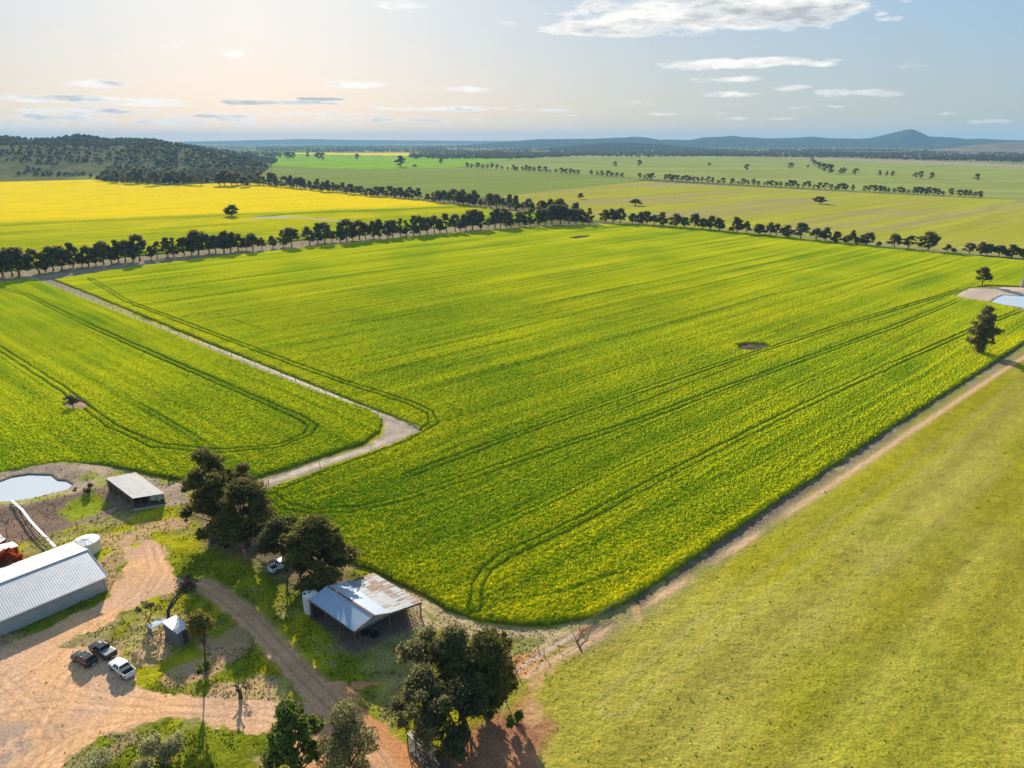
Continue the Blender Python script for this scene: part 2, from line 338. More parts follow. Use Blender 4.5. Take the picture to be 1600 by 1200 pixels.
PAD = P2([(-60, 800), (18, 788), (40, 792), (100, 778), (165, 762), (205, 795), (192, 798), (120, 820), (72, 835), (30, 848), (-60, 868)])
PADG = P2([(92, 800), (110, 785), (148, 769), (165, 775), (174, 790), (150, 802), (112, 812)])
BANK = P2([(-60, 760), (0, 738), (40, 731), (100, 726), (165, 727), (205, 733), (250, 748), (290, 755), (292, 785), (262, 792), (255, 770), (210, 738), (165, 745), (166, 760), (120, 775), (60, 788), (0, 795), (-60, 800)])
POND1 = P2([(-80, 770), (-30, 760), (0, 752), (18, 745), (45, 741), (80, 742), (90, 750), (104, 751), (114, 757), (106, 764), (80, 770), (50, 778), (20, 782), (-20, 785), (-80, 792)])
POND2 = P2([(1547, 473), (1556, 466), (1568, 461), (1620, 464), (1700, 468), (1760, 494), (1690, 494), (1600, 480)])
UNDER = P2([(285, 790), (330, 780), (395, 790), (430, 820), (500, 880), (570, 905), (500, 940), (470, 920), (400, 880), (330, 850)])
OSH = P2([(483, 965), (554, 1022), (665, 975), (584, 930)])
VERGE = P2([(600, 905), (660, 932), (700, 957), (745, 973), (800, 981), (860, 981), (925, 970), (900, 990), (870, 1012), (835, 1036), (800, 1048), (760, 1010), (700, 985), (660, 985)])
ORNG = P2([(790, 1030), (850, 1015), (890, 990), (930, 968), (905, 992), (850, 1030), (810, 1058), (780, 1060)])
PAST = P2([(560, 1500), (690, 1250), (780, 1120), (800, 1065), (850, 1032), (900, 1000), (1000, 935), (1540, 582), (1600, 545), (2200, 330), (3200, 700), (2000, 1500)])
REDP = P2([(690, 1180), (760, 1130), (820, 1090), (845, 1130), (860, 1200), (860, 1300), (690, 1300)])
TRK1 = P2([(40, 428), (64, 441), (200, 494), (400, 573), (560, 637), (620, 662)])
TRK2 = P2([(655, 672), (580, 700), (500, 726), (420, 754), (390, 764), (330, 790)])
TRKC = P2([(575, 640), (660, 672), (600, 698), (560, 704), (598, 680), (602, 655)])
TRKR = P2([(905, 990), (1000, 937), (1100, 868), (1300, 734), (1420, 653), (1560, 562), (1640, 506)])
TRKR2 = P2([(820, 1055), (905, 1009), (1010, 947), (1110, 882), (1310, 751), (1430, 670), (1570, 577), (1660, 520)])
ROAD = P2([(285, 905), (322, 915), (352, 935), (395, 968), (430, 1008), (470, 1050), (510, 1090), (560, 1150), (620, 1230)])
BELT = P2([(-60, 428), (0, 441), (60, 433), (140, 424), (200, 413), (300, 400), (480, 383), (700, 362), (840, 352), (985, 348), (1200, 364), (1480, 392), (1600, 403), (1900, 436)])
BELT2 = P2([(340, 287), (430, 289), (560, 303), (650, 311), (780, 325), (850, 335), (900, 345)])
PTR = [P2([(960, 1100), (1094, 990), (1250, 868), (1420, 740), (1600, 600)]), P2([(1216, 1029), (1321, 924), (1480, 810), (1600, 700)])]
GREENB = P2([(300, 243), (450, 240), (700, 243), (820, 246), (700, 262), (560, 265), (400, 258), (290, 252)])
GREYG = P2([(395, 262), (560, 265), (730, 262), (900, 272), (1005, 280), (960, 290), (780, 306), (700, 312), (650, 311), (430, 290), (360, 270)])
YG = P2([(780, 307), (1005, 283), (1100, 288), (1330, 300), (1540, 310), (1900, 330), (1900, 435), (1600, 401), (1480, 390), (1200, 362), (985, 347), (860, 340)])
GM = P2([(1005, 279), (900, 272), (730, 262), (820, 246), (1000, 240), (1300, 250), (1600, 262), (2000, 280), (2000, 330), (1540, 309), (1330, 299)])
YFAR = P2([(460, 238.5), (700, 239), (830, 240.5), (800, 244), (640, 243.5), (460, 240.5)])

YTR = [P2([(-60, 1100), (60, 1060), (150, 1085), (260, 1105), (400, 1120), (470, 1130)]), P2([(-60, 1120), (80, 1100), (200, 1110), (330, 1108), (440, 1115)]), P2([(230, 850), (240, 890), (215, 930), (150, 975), (60, 1040), (-60, 1120)]), P2([(245, 855), (262, 895), (230, 940), (170, 985), (100, 1060), (60, 1150), (30, 1220)]), P2([(0, 1060), (60, 1110), (90, 1160), (60, 1220)]), P2([(210, 1130), (120, 1150), (60, 1190), (20, 1240)])]
def ground_z(X, Y):
    r = np.hypot(X, Y)
    near = np.clip(1 - r / 900, 0, 1)
    z = ((fbm(X * 1.1, Y * 1.1, 5, 3) - .5) * .20 * (1 - .8 * (sdpoly(X, Y, YARD) > 0) * (sdpoly(X, Y, ISL) < 0) * (sdpoly(X, Y, LOW) < 0))) * near + (fbm(X * .07, Y * .07, 8, 2) - .5) * .5 * near
    p1 = sdpoly(X, Y, POND1); z = np.where(np.abs(p1) < 30, z * sst(0, 6, np.abs(p1)) - .55 * sst(-.6, 1.2, p1) + .55 * np.exp(-((p1 + 5) / 3.5) ** 2) * (p1 < 0), z)
    p2 = sdpoly(X, Y, POND2); z = np.where(np.abs(p2) < 60, z - .9 * sst(-1.5, 1.5, p2) + .7 * np.exp(-((p2 + 14) / 7.0) ** 2) * (p2 < 0) * (X < 1e9), z)
    z += 1.3 * np.exp(-((X - at(628, 1042)[0]) ** 2 + (Y - at(628, 1042)[1]) ** 2) / 7.0) * fbm(X * 1.5, Y * 1.5, 2, 3)
    return z

def ground_col(X, Y):
    r = np.hypot(X, Y); n = len(X)
    t = X * RPER[0] + Y * RPER[1]; s = X * RDIR[0] + Y * RDIR[1]
    wrp = (fbm(X / 90, Y / 90, 4, 2) - .5) * 9
    streak = fbm((t + wrp) / 5.0, s / 160, 31, 3); streak2 = fbm((t + wrp) / 22.0, s / 400, 37, 3)
    big = fbm(X / 60, Y / 60, 41, 4); fine = fbm(X / 2.2, Y / 2.2, 43, 3); mid = fbm(X / 9, Y / 9, 47, 4)
    # far patchwork of paddocks
    ca, sa = math.cos(.5), math.sin(.5); u = X * ca + Y * sa; v = -X * sa + Y * ca
    iu = np.floor(u / 750 + vn(v / 2500, u * 0, 3)); iv = np.floor(v / 1100 + hash2(iu.astype(int), iu.astype(int), 5))
    hh = hash2(iu.astype(int), iv.astype(int), 9); h2 = hash2(iu.astype(int), iv.astype(int), 12)
    pal = np.array([(.13, .17, .045), (.19, .20, .07), (.22, .19, .10), (.10, .19, .03), (.16, .17, .06), (.28, .24, .15), (.09, .14, .04), (.18, .22, .05)])
    col = pal[(hh * 7.99).astype(int)] * (0.8 + .4 * h2)[:, None]
    col[:] *= (.85 + .3 * big)[:, None]
    far = r > 1400
    def blend(mask, c): col[:] = mixn(col, np.broadcast_to(c, col.shape), mask)
    def poly(p, soft=1.5, rough=0.0, ns=6.0):
        d = sdpoly(X, Y, p)
        if rough: d = d + (fbm(X / ns, Y / ns, 77, 4) - .5) * rough * 2
        return sst(-soft, soft, d)
    blend(poly(GM, 6), cc(.26, .285, .07) * (.75 + .5 * fbm(X / 200, Y / 60, 6, 3))[:, None])
    blend(poly(GREENB, 6), cc(.22, .36, .02) * (.7 + .6 * streak2)[:, None])
    blend(poly(YFAR, 6), cc(.70, .55, .03))
    blend(poly(GREYG, 6), cc(.21, .25, .055) * (.8 + .4 * streak2)[:, None])
    yg = mixn(np.broadcast_to(cc(.34, .33, .03), (n, 3)), np.broadcast_to(cc(.33, .28, .09), (n, 3)), sst(.42, .62, .5 * streak2 + .5 * fbm(X / 250, Y / 90, 22, 3) + .00012 * (X - 100)))
    blend(poly(YG, 5), yg * (.78 + .44 * streak)[:, None])
    # farm surroundings
    farm = ((r < 420) | (poly(PAST, 1) > 0)) & (r < 1200)
    gm = mixn(np.broadcast_to(GRASS, (n, 3)), np.broadcast_to(GRASSY, (n, 3)), sst(.38, .62, mid))
    gm = mixn(gm, np.broadcast_to(DRYG, (n, 3)), sst(.44, .66, fbm(X / 9, Y / 9, 51, 5)) * .8)
    gm *= (.55 + .9 * fine)[:, None]
    blend(farm * 1.0, gm)
    # pasture on the right
    pc = mixn(np.broadcast_to(cc(.315, .285, .012), (n, 3)), np.broadcast_to(cc(.36, .31, .055), (n, 3)), sst(.4, .62, .55 * streak2 + .45 * big))
    pc = mixn(pc, np.broadcast_to(cc(.26, .28, .01), (n, 3)), sst(.48, .66, fbm(X / 28, Y / 28, 61, 4)) * .3)
    pc *= (.76 + .38 * fine + .55 * (streak - .5))[:, None]
    for k, l in enumerate(PTR):
        dd = dline(X, Y, l); pc = mixn(pc, np.broadcast_to(cc(.36, .30, .13), (n, 3)), (np.exp(-((dd - (2.2 if k == 0 else 0)) / .8) ** 2)) * (.28 - .12 * k) * (.4 + mid))
    pc *= (1.02 - .06 * mid)[:, None]; blend(poly(PAST, .6, .5), pc)
    # belts under the tree rows, tracks
    blend(np.exp(-(dline(X, Y, BELT) / 6.5) ** 4) * (.4 + .5 * mid), cc(.33, .25, .18) * (.6 + .8 * fbm(X / 12, Y / 12, 7, 3))[:, None])
    blend(np.exp(-(dline(X, Y, BELT2) / 10) ** 4), cc(.22, .17, .12) * (.6 + .8 * mid)[:, None])
    rd = dline(X, Y, TRKR)
    blend(np.exp(-(rd / 4.4) ** 4) * (.45 + .5 * sst(.35, .6, fbm(X / 6, Y / 6, 18, 3))), mixn(np.broadcast_to(cc(.30, .235, .17), (n, 3)), np.broadcast_to(cc(.22, .22, .08), (n, 3)), sst(.4, .6, streak)))
    blend(np.exp(-(rd / 1.8) ** 2) * sst(.25, .5, fbm(X / 3.5, Y / 3.5, 19, 4)) * .85, cc(.12, .09, .075) * (.6 + .8 * fine)[:, None])
    rd2 = dline(X, Y, TRKR2); blend(np.exp(-(rd2 / .9) ** 2) * sst(.25, .48, fbm(X / 22, Y / 22, 29, 3)), DIRT2 * 1.0)
    d1 = np.minimum(dline(X, Y, TRK1), dline(X, Y, TRK2) * .8)
    blend(np.exp(-((d1 + (fine - .5)) / 1.7) ** 4), cc(.40, .32, .245) * (.65 + .7 * fine)[:, None]); blend(poly(TRKC, .6, .8), cc(.40, .32, .245) * (.65 + .7 * fine)[:, None])
    # dams
    blend(poly(BANK, .8, 1.0), mixn(np.broadcast_to(cc(.37, .28, .20), (n, 3)), np.broadcast_to(cc(.26, .27, .05), (n, 3)), sst(.5, .65, fbm(X / 5, Y / 5, 71, 4))) * (.7 + .6 * fine)[:, None])
    blend(poly(PAD, .5, .4), cc(.24, .165, .115) * (.7 + .6 * fine)[:, None]); blend(poly(PADG, 1.0, 2), cc(.25, .28, .02) * (.6 + .8 * fine)[:, None])
    blend(poly(DAM2, 1.0, 1.0), mixn(np.broadcast_to(cc(.52, .40, .31), (n, 3)), np.broadcast_to(cc(.20, .22, .06), (n, 3)), sst(.52, .6, fbm(X / 18, Y / 18, 73, 4))))
    blend(sst(-.8, .4, np.maximum(sdpoly(X, Y, POND1), sdpoly(X, Y, POND2))), cc(.10, .085, .07))
    for k, hp in enumerate(HOLES): blend(poly(hp, .6, .5), (cc(.11, .08, .065) if k < 2 else cc(.38, .27, .21)) * (.5 + 1.0 * fine)[:, None])
    # yard
    dirt = mixn(np.broadcast_to(DIRT, (n, 3)), np.broadcast_to(DIRT2, (n, 3)), sst(.35, .65, mid)) * (.86 + .28 * fbm(X / 1.2, Y / 4, 81, 3))[:, None]
    dirt = mixn(dirt, np.broadcast_to(cc(.50, .22, .09), (n, 3)), sst(0, 1, (X + 36) / 14) * .85 * (r < 100))
    for l_ in YTR: dd = dline(X, Y, l_); dirt = dirt * (1 - .14 * np.exp(-((dd - .75) / .2) ** 2) + .10 * np.exp(-(dd / .35) ** 2))[:, None]
    dirt = dirt * (.88 + .24 * hash2((X * 7).astype(np.int64), (Y * 7).astype(np.int64), 2))[:, None]
    ym = poly(YARD, .22, 1.6, 3.0); blend(ym, dirt)
    gv = np.exp(-((X - at(12, 1165)[0]) ** 2 + (Y - at(12, 1165)[1]) ** 2) / 40); blend(gv * .7 * sst(.3, .6, fbm(X / 1.5, Y / 1.5, 15, 3)), cc(.27, .22, .185))
    for pl in (ISL, LOW, SHG2, SHGR):
        g2 = mixn(gm, np.broadcast_to(cc(.36, .25, .14), (n, 3)), sst(.6, .72, fbm(X / 5, Y / 5, 83, 4)) * .7); blend(poly(pl, .22, 1.5, 2.2), g2)
    rdd = dline(X, Y, ROAD); blend(np.exp(-(rdd / 2.0) ** 4) * (X > -60), cc(.55, .31, .17) * (.8 + .4 * fine)[:, None]); blend(np.exp(-((rdd - .9) / .22) ** 2) * .45, cc(.26, .15, .10))
    # patches of bare soil beside the yard
    for (px, py, w, h_) in ((172, 843, 5, 2.4), (190, 866, 4, 3), (215, 838, 3, 2), (248, 822, 6, 1.6), (268, 815, 4, 1.2), (180, 905, 5, 2), (55, 1000, 6, 1.5), (212, 1025, 1.6, 1.2), (330, 1035, 4, 2.2), (285, 1055, 3, 1.5), (350, 1010, 4, 2.5), (395, 1075, 4, 1.5), (255, 1000, 4, 3), (355, 1080, 2.5, 1.5), (240, 1015, 2.5, 2)):
        a, b, _ = at(px, py); q = ((X - a) / w) ** 2 + ((Y - b) / (h_ * 1.6)) ** 2
        blend(sst(1.3, .5, q + (fine - .5) * 2.4) * .6, DIRT2 * (.75 + .3 * fine)[:, None])
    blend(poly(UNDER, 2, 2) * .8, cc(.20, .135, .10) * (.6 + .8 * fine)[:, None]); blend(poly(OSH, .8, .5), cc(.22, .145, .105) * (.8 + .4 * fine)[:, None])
    vt = sdpoly(X, Y, VERGE); vs = vn(vt * 1.1, s * .05, 5)
    blend(poly(VERGE, .5, .5), mixn(np.broadcast_to(cc(.42, .32, .17), (n, 3)), np.broadcast_to(cc(.25, .235, .07), (n, 3)), sst(.4, .7, vs)) * (.8 + .4 * fine)[:, None])
    blend(poly(ORNG, .8, 1.0), cc(.50, .25, .09) * (.7 + .6 * fine)[:, None]); blend(poly(REDP, 2, 3), RED * (.7 + .6 * fine)[:, None])
    for (px, py, w, h_) in ((838, 1062, 1.4, 3.4), (832, 1110, 1.6, 3.0), (995, 960, .8, 3.2), (860, 1040, 1.0, 2)):
        a, b, _ = at(px, py); q = ((X - a) / w) ** 2 + ((Y - b) / h_) ** 2; blend(sst(1.3, .4, q + (fine - .5) * 1.4) * .7, cc(.50, .29, .15))
    dl = dline(X, Y, P2([(800, 1052), (850, 1020), (900, 990)])); blend(np.exp(-(dl / .35) ** 2) * .8, cc(.50, .45, .40))
    return np.clip(col, 0.004, .9)

T_ = np.concatenate([np.linspace(72, 52, 60), np.linspace(51.95, 14, 700), np.linspace(13.95, 2, 330), np.linspace(1.97, .225, 60)])
A_ = np.concatenate([np.linspace(-75, -52, 50), np.linspace(-51.9, 51.9, 1500), np.linspace(52, 75, 50)])
RR = H / np.tan(np.radians(T_))
XX = (RR[:, None] * np.sin(np.radians(A_))[None]).ravel(); YY = (RR[:, None] * np.cos(np.radians(A_))[None]).ravel()
GX, GY = XX, YY
m_ground = mat('ground_surface', (1, 1, 1), .95, usecol=True, nscale=2.2, namp=.30, spec=0, bump=.18)
gz = ground_z(GX, GY)
ground = mesh_np('ground', np.stack([GX, GY, gz], 1), grid_faces(len(T_), len(A_)), m_ground, smooth=True, col=ground_col(GX, GY))
tag(ground, kind='structure')
# plain apron behind and beside the camera
apr = MB(); apr.q((-2.1e4, -2.1e4, -.6), (2.1e4, -2.1e4, -.6), (2.1e4, 60, -.6), (-2.1e4, 60, -.6)); o = apr.build('ground', mat('pasture_apron', (.25, .25, .05), .95, nscale=.1)); tag(o, kind='structure')

# ponds
m_water = mat('pond_water', (.56, .60, .64), .05, spec=1.0)
for pl, z, nm in ((POND1, -.22, 'pond_water'), (POND2, -.15, 'dam_water')):
    w = MB(); w.q(*[(x, y, z) for x, y in pl]); o = w.build('water', m_water); tag(o, kind='structure')

# ------------------------------------------------------------ canola crops
Tc = np.concatenate([np.linspace(51, 14, 1050), np.linspace(13.97, 5.0, 420)]); Ac = np.linspace(-50, 50, 2100)
RRc = H / np.tan(np.radians(Tc))
def crop(name, which, label, T, A, base_h, yl):
    Rr = (H - base_h) / np.tan(np.radians(T)); X = (Rr[:, None] * np.sin(np.radians(A))[None]).ravel(); Y = (Rr[:, None] * np.cos(np.radians(A))[None]).ravel()
    jit = 0.35 * 0.06 * np.pi / 180 * np.hypot(X, Y)
    h0 = hash2((X * 97).astype(np.int64), (Y * 89).astype(np.int64), 3); h1 = hash2((X * 83).astype(np.int64), (Y * 101).astype(np.int64), 7)
    X = X + (h0 - .5) * jit; Y = Y + (h1 - .5) * jit * 2
    if which == 'yel': sd = sdpoly(X, Y, YEL) + (fbm(X / 12, Y / 12, 5, 3) - .5) * 6
    else: sd = crop_mask(X, Y)[0 if which == 'main' else 1]
    ins = (sd > 0).reshape(len(T), len(A)); keep = ins.copy()
    keep[1:] |= ins[:-1]; keep[:-1] |= ins[1:]; keep[:, 1:] |= keep[:, :-1].copy(); keep[:, :-1] |= keep[:, 1:].copy()
    fc = grid_faces(len(T), len(A)); kf = keep.ravel(); ok = kf[fc].all(1) & (ins.ravel()[fc].any(1)); fc = fc[ok]
    used = np.unique(fc); mp = np.zeros(len(X), np.int64); mp[used] = np.arange(len(used)); fc = mp[fc]; X = X[used]; Y = Y[used]; sd = sd[used]; h0 = h0[used]; h1 = h1[used]
    r = np.hypot(X, Y)
    t = X * RPER[0] + Y * RPER[1]; s = X * RDIR[0] + Y * RDIR[1]
    if which == 'left':
        d2 = np.array(at(560, 637)[:2]) - np.array(at(130, 466)[:2]); d2 = d2 / np.linalg.norm(d2); t = -X * d2[1] + Y * d2[0]; s = X * d2[0] + Y * d2[1]
    if which == 'yel':
        d2 = np.array(at(480, 386)[:2]) - np.array(at(0, 430)[:2]); d2 = d2 / np.linalg.norm(d2); t = -X * d2[1] + Y * d2[0]; s = X * d2[0] + Y * d2[1]
    w = (fbm(X / 70, Y / 70, 4, 2) - .5) * 5
    row = fbm((t + w) / 1.9, s / 90, 91, 2); str2 = fbm((t + w) / 9.0, s / 170, 93, 3); str3 = fbm((t + w) / 30.0, s / 500, 95, 3)
    clump = vn(X / .55, Y / .55, 97); patch = fbm(X / 35, Y / 35, 99, 4)
    e = np.clip(sd, 0, 3)
    z = base_h * (.5 + .5 * sst(0, 1.2, e)) + (.34 * (clump - .5) + .28 * (h0 - .5) + .34 * (row - .5) + .35 * (str2 - .5)) * np.clip(1.4 - r / 480, .24, 1)
    rut = np.zeros(len(X))
    if which != 'yel':
        lines = TR_MAIN if which == 'main' else TR_LEFT
        d = ruts(X, Y, lines) + (fbm(X / 4, Y / 4, 13, 2) - .5) * .7; g = np.exp(-((d - 1.15) / .42) ** 2) * (.35 + .9 * patch)
        rut = g
        if which == 'main':
            dt = ruts(X, Y, TR_THIN); rut = np.maximum(rut, .4 * np.exp(-(dt / .5) ** 2) * sst(.3, .6, patch))
        hd = np.exp(-((np.abs(((t + w * .3) / 13.5) % 1 - .5) * 13.5 - .9) / .38) ** 2) * .36 * sst(12, 25, sd) * sst(.42, .62, fbm(t / 13, s / 110, 5, 2)); rut = np.maximum(rut, hd)
    z = z - .55 * np.clip(rut, 0, 1)
    z = np.where(sd <= 0, -.25, z)
    LG = cc(.140, .242, .003); LG2 = cc(.185, .282, .003); FY = cc(.80, .56, .003) if which == 'yel' else cc(.72, .58, .003); n = len(X)
    col = mixn(np.broadcast_to(LG, (n, 3)), np.broadcast_to(LG2, (n, 3)), sst(.3, .7, .5 * str2 + .5 * patch))
    fl = yl + .34 * (patch - .5) + .38 * (str2 - .5) + .12 * (str3 - .5) + .3 * (row - .5)
    if which == 'main':
        lower = sst(230, 100, r); fl = fl + .10 * lower + .14 * sst(18, 2, sd)
    if which == 'yel':
        a, b = P2([(0, 350), (400, 335)]); q = (X - a[0]) * (b[1] - a[1]) - (Y - a[1]) * (b[0] - a[0]); q = q / math.dist(a, b)
        fl = fl - (.46 + .2 * sst(20, 160, q)) * sst(-20, 20, q) - .25 * sst(-150, 250, X - .15 * (Y - 700) + 120) - .3 * np.exp(-(q / 25) ** 2)
        d3 = dline(X, Y, P2([(410, 341), (440, 336), (560, 331), (700, 325)])); fl = fl - .6 * np.exp(-(d3 / 8) ** 2)
    dots = np.clip(h1 * 1.0 + (vn(X / .45, Y / .45, 111) - .5) * .9, 0, 1)
    dd = sst(.99 - fl, 1.2 - fl, dots) * .95; avg = np.clip(fl, .0, .96) * .9
    f = dd * np.clip(1.2 - r / 300, 0, 1) + avg * (1 - np.clip(1.2 - r / 300, 0, 1))
    if which == 'yel': f = avg + .12 * (h1 - .5)
    f = np.clip(f * (1 - .85 * np.clip(rut, 0, 1)), 0, 1)
    col = mixn(col, np.broadcast_to(FY, (n, 3)), f)
    col = mixn(col, np.broadcast_to(cc(.035, .07, .01), (n, 3)), np.clip(rut, 0, 1) * .62)
    col = mixn(col, np.broadcast_to(cc(.06, .10, .015), (n, 3)), sst(.6, .0, sd) * .7)
    if which == 'yel':
        d3 = dline(X, Y, P2([(408, 342), (445, 339), (520, 346), (570, 350)])); col = mixn(col, np.broadcast_to(cc(.45, .36, .27), (n, 3)), np.exp(-(d3 / 4.5) ** 2) * .9)
        d3 = dline(X, Y, P2([(405, 342), (425, 341), (440, 341)])); col = mixn(col, np.broadcast_to(cc(.5, .40, .33), (n, 3)), np.exp(-(d3 / 8) ** 2))
    kq = np.clip(1.5 - r / 300, .25, 1); col *= ((1 + .5 * kq * (h0 - .5)) * (.88 + .24 * row))[:, None]
    m = M['crop']
    o = mesh_np(name, np.stack([X, Y, z], 1), fc, m, smooth=False, col=col)
    tag(o, label, 'crop', kind='stuff'); return o
M['crop'] = mat('canola_foliage', (1, 1, 1), .85, usecol=True, nscale=1.3, namp=.14, spec=0)
crop('canola_crop', 'main', 'green and yellow flowering canola filling the large central field', Tc[Tc < 42], Ac[np.abs(Ac) < 46], .85, .275)
crop('canola_crop', 'left', 'green flowering canola in the field left of the pale farm track', Tc[(Tc > 8.5) & (Tc < 33)], Ac[Ac < -6], .8, .26)
crop('canola_crop', 'yel', 'bright yellow canola in full bloom beyond the left tree row', np.linspace(9.2, 2.55, 420), np.linspace(-52, 6, 900), .9, .96)

# ------------------------------------------------------------ hills
def hill(name, D, half, prof, m, base=0.0, seed=1, rough=.06, label=None):
    xs = np.array([p[0] for p in prof], float); ys = np.array([p[1] for p in prof], float)
    px = np.linspace(xs[0], xs[-1], max(60, int((xs[-1] - xs[0]) / 2.0))); py = np.interp(px, xs, ys)
    k = 1; py2 = np.convolve(np.pad(py, k, 'edge'), np.ones(2 * k + 1) / (2 * k + 1), 'valid'); py = py2
    V = []; m_ = 31
    for j in range(m_):
        q = -1 + 2 * j / (m_ - 1); prof_q = (math.cos(q * math.pi) + 1) / 2
        for x, y in zip(px, py):
            u, v = (x - 800) / F, (y - 600) / F; fy, fz = CP - v * SP, -(SP + v * CP)
            zt = H + D * fz / math.hypot(u, fy); zt = max(zt, base - 5)
            az_ = math.atan2(u, fy); rr = D + q * half
            V.append((rr * math.sin(az_), rr * math.cos(az_), zt * prof_q))
    V = np.array(V); n = fbm(V[:, 0] / 260, V[:, 1] / 260, seed, 4); V[:, 2] = V[:, 2] * (1 + (n - .5) * rough * 4) * 1.0 - 4
    o = mesh_np(name, V, grid_faces(m_, len(px)), m, smooth=True); tag(o, kind='structure'); return px, py
m_hill = mat('wooded_hillside', (.036, .046, .028), .95, nscale=.012, namp=.5, spec=0)
m_plain = mat('far_rise', (.06, .08, .04), .95, nscale=.004, namp=.4, spec=0)
hill('hills', 17500, 2300, [(-300, 222), (250, 222), (330, 220.2), (400, 218.8), (470, 217), (560, 218.6), (700, 219.4), (800, 220), (900, 221), (1900, 221)], m_plain, seed=3)
hill('hills', 11000, 2200, [(700, 228), (740, 225), (800, 220.5), (845, 217), (912, 217), (960, 215), (990, 213.7), (1010, 214.2), (1032, 218), (1080, 218), (1095, 214.8), (1125, 214), (1145, 212), (1165, 214.6), (1200, 215.4), (1245, 215), (1264, 213.4), (1285, 215), (1340, 216.5), (1362, 215), (1390, 208.5), (1412, 202.6), (1424, 201.5), (1434, 204.5), (1452, 213.5), (1475, 214.6), (1490, 214), (1510, 216.8), (1540, 216.5), (1570, 218), (1600, 218.5), (1720, 219), (1900, 221)], m_hill, seed=5)
hill('hills', 7000, 1100, [(820, 234), (880, 228.5), (930, 224), (975, 222), (1030, 224.5), (1090, 230), (1150, 234)], m_hill, seed=7)
hill('hills', 6200, 900, [(1440, 235), (1480, 231), (1530, 225), (1580, 221.5), (1640, 221), (1750, 222), (1900, 226)], mat('dry_rise', (.20, .17, .13), .95, nscale=.01, namp=.4, spec=0), seed=8)
LR = [(-260, 214), (-120, 211), (-40, 214), (0, 212), (50, 218), (75, 217), (100, 214), (122, 211.5), (145, 213.5), (170, 219), (195, 217.5), (237, 218.5), (262, 223), (300, 228), (345, 235), (400, 243), (440, 249)]
hill('hills', 3300, 1100, LR, m_hill, seed=9)
LR2 = [(-200, 228), (0, 226), (60, 224), (150, 226), (260, 224.5), (300, 231), (380, 246), (430, 257)]
hill('hills', 2600, 700, LR2, mat('scrubby_rise', (.15, .15, .06), .95, nscale=.02, namp=.5, spec=0), seed=10)
def hill_z(X, Y):
    D = math.hypot(X, Y); a = math.atan2(X, Y); z = 0
    for (L, D0, hf) in ((LR, 3300, 1100), (LR2, 2600, 700)):
        if abs(D - D0) > hf: continue
        v = 0.0; px = 800 + F * math.tan(a) * 1.06
        x = px
        for _ in range(3):
            y = float(np.interp(x, [p[0] for p in L], [p[1] for p in L])); vv = (y - 600) / F; x = 800 + F * math.tan(a) * (CP - vv * SP)
        if x > L[-1][0]: continue
        zt = H + D0 * (-(SP + vv * CP)) / math.hypot((x - 800) / F, CP - vv * SP)
        z = max(z, zt * (math.cos((D - D0) / hf * math.pi) + 1) / 2 - 4)
    return max(z, 0)

# ------------------------------------------------------------ trees
def leaf_cloud(rng, blobs, n, s, tones, flat=.0, shell=.5):
    """n little leaf-clump faces spread through the blobs (cx,cy,cz,rx,rz)"""
    B = np.array(blobs); w = B[:, 3] ** 2 * B[:, 4]; k = rng.choice(len(B), n, p=w / w.sum())
    d = rng.normal(size=(n, 3)); d /= np.linalg.norm(d, axis=1)[:, None]
    rad = np.minimum(np.abs(rng.normal(size=n)) * .30 + .52 + (.5 - shell), 1.55) * rng.random(n) ** .22
    p = B[k, :3] + d * rad[:, None] * np.stack([B[k, 3], B[k, 3], B[k, 4]], 1)
    nn = d * .6 + rng.normal(size=(n, 3)) * .75; nn[:, 2] += flat; nn /= np.linalg.norm(nn, axis=1)[:, None]
    t = np.cross(nn, rng.normal(size=(n, 3))); t /= np.linalg.norm(t, axis=1)[:, None]; b = np.cross(nn, t)
    sz = s * (.6 + .8 * rng.random(n))[:, None]; t *= sz; b *= sz * (.5 + .4 * rng.random(n))[:, None]
    V = np.stack([p - t, p + b * .9, p + t, p - b * .9], 1).reshape(-1, 3)
    Fc = np.arange(4 * n).reshape(n, 4)
    T = np.array(tones); bt = rng.random(len(B)); c = T[0] + (T[1] - T[0]) * np.clip(bt[k] * .6 + rng.random(n) * .5, 0, 1)[:, None]
    c = c * (.75 + .5 * rng.random(n))[:, None]
    return V, Fc, c
DARK = ((.09, .088, .022), (.24, .215, .055)); OLIVE = ((.14, .14, .055), (.27, .25, .11)); GREEN = ((.10, .14, .025), (.22, .27, .05)); YEL_ = ((.14, .13, .025), (.30, .26, .05)); REDT = ((.25, .02, .01), (.50, .12, .04)); GREY = ((.09, .085, .06), (.17, .155, .10))
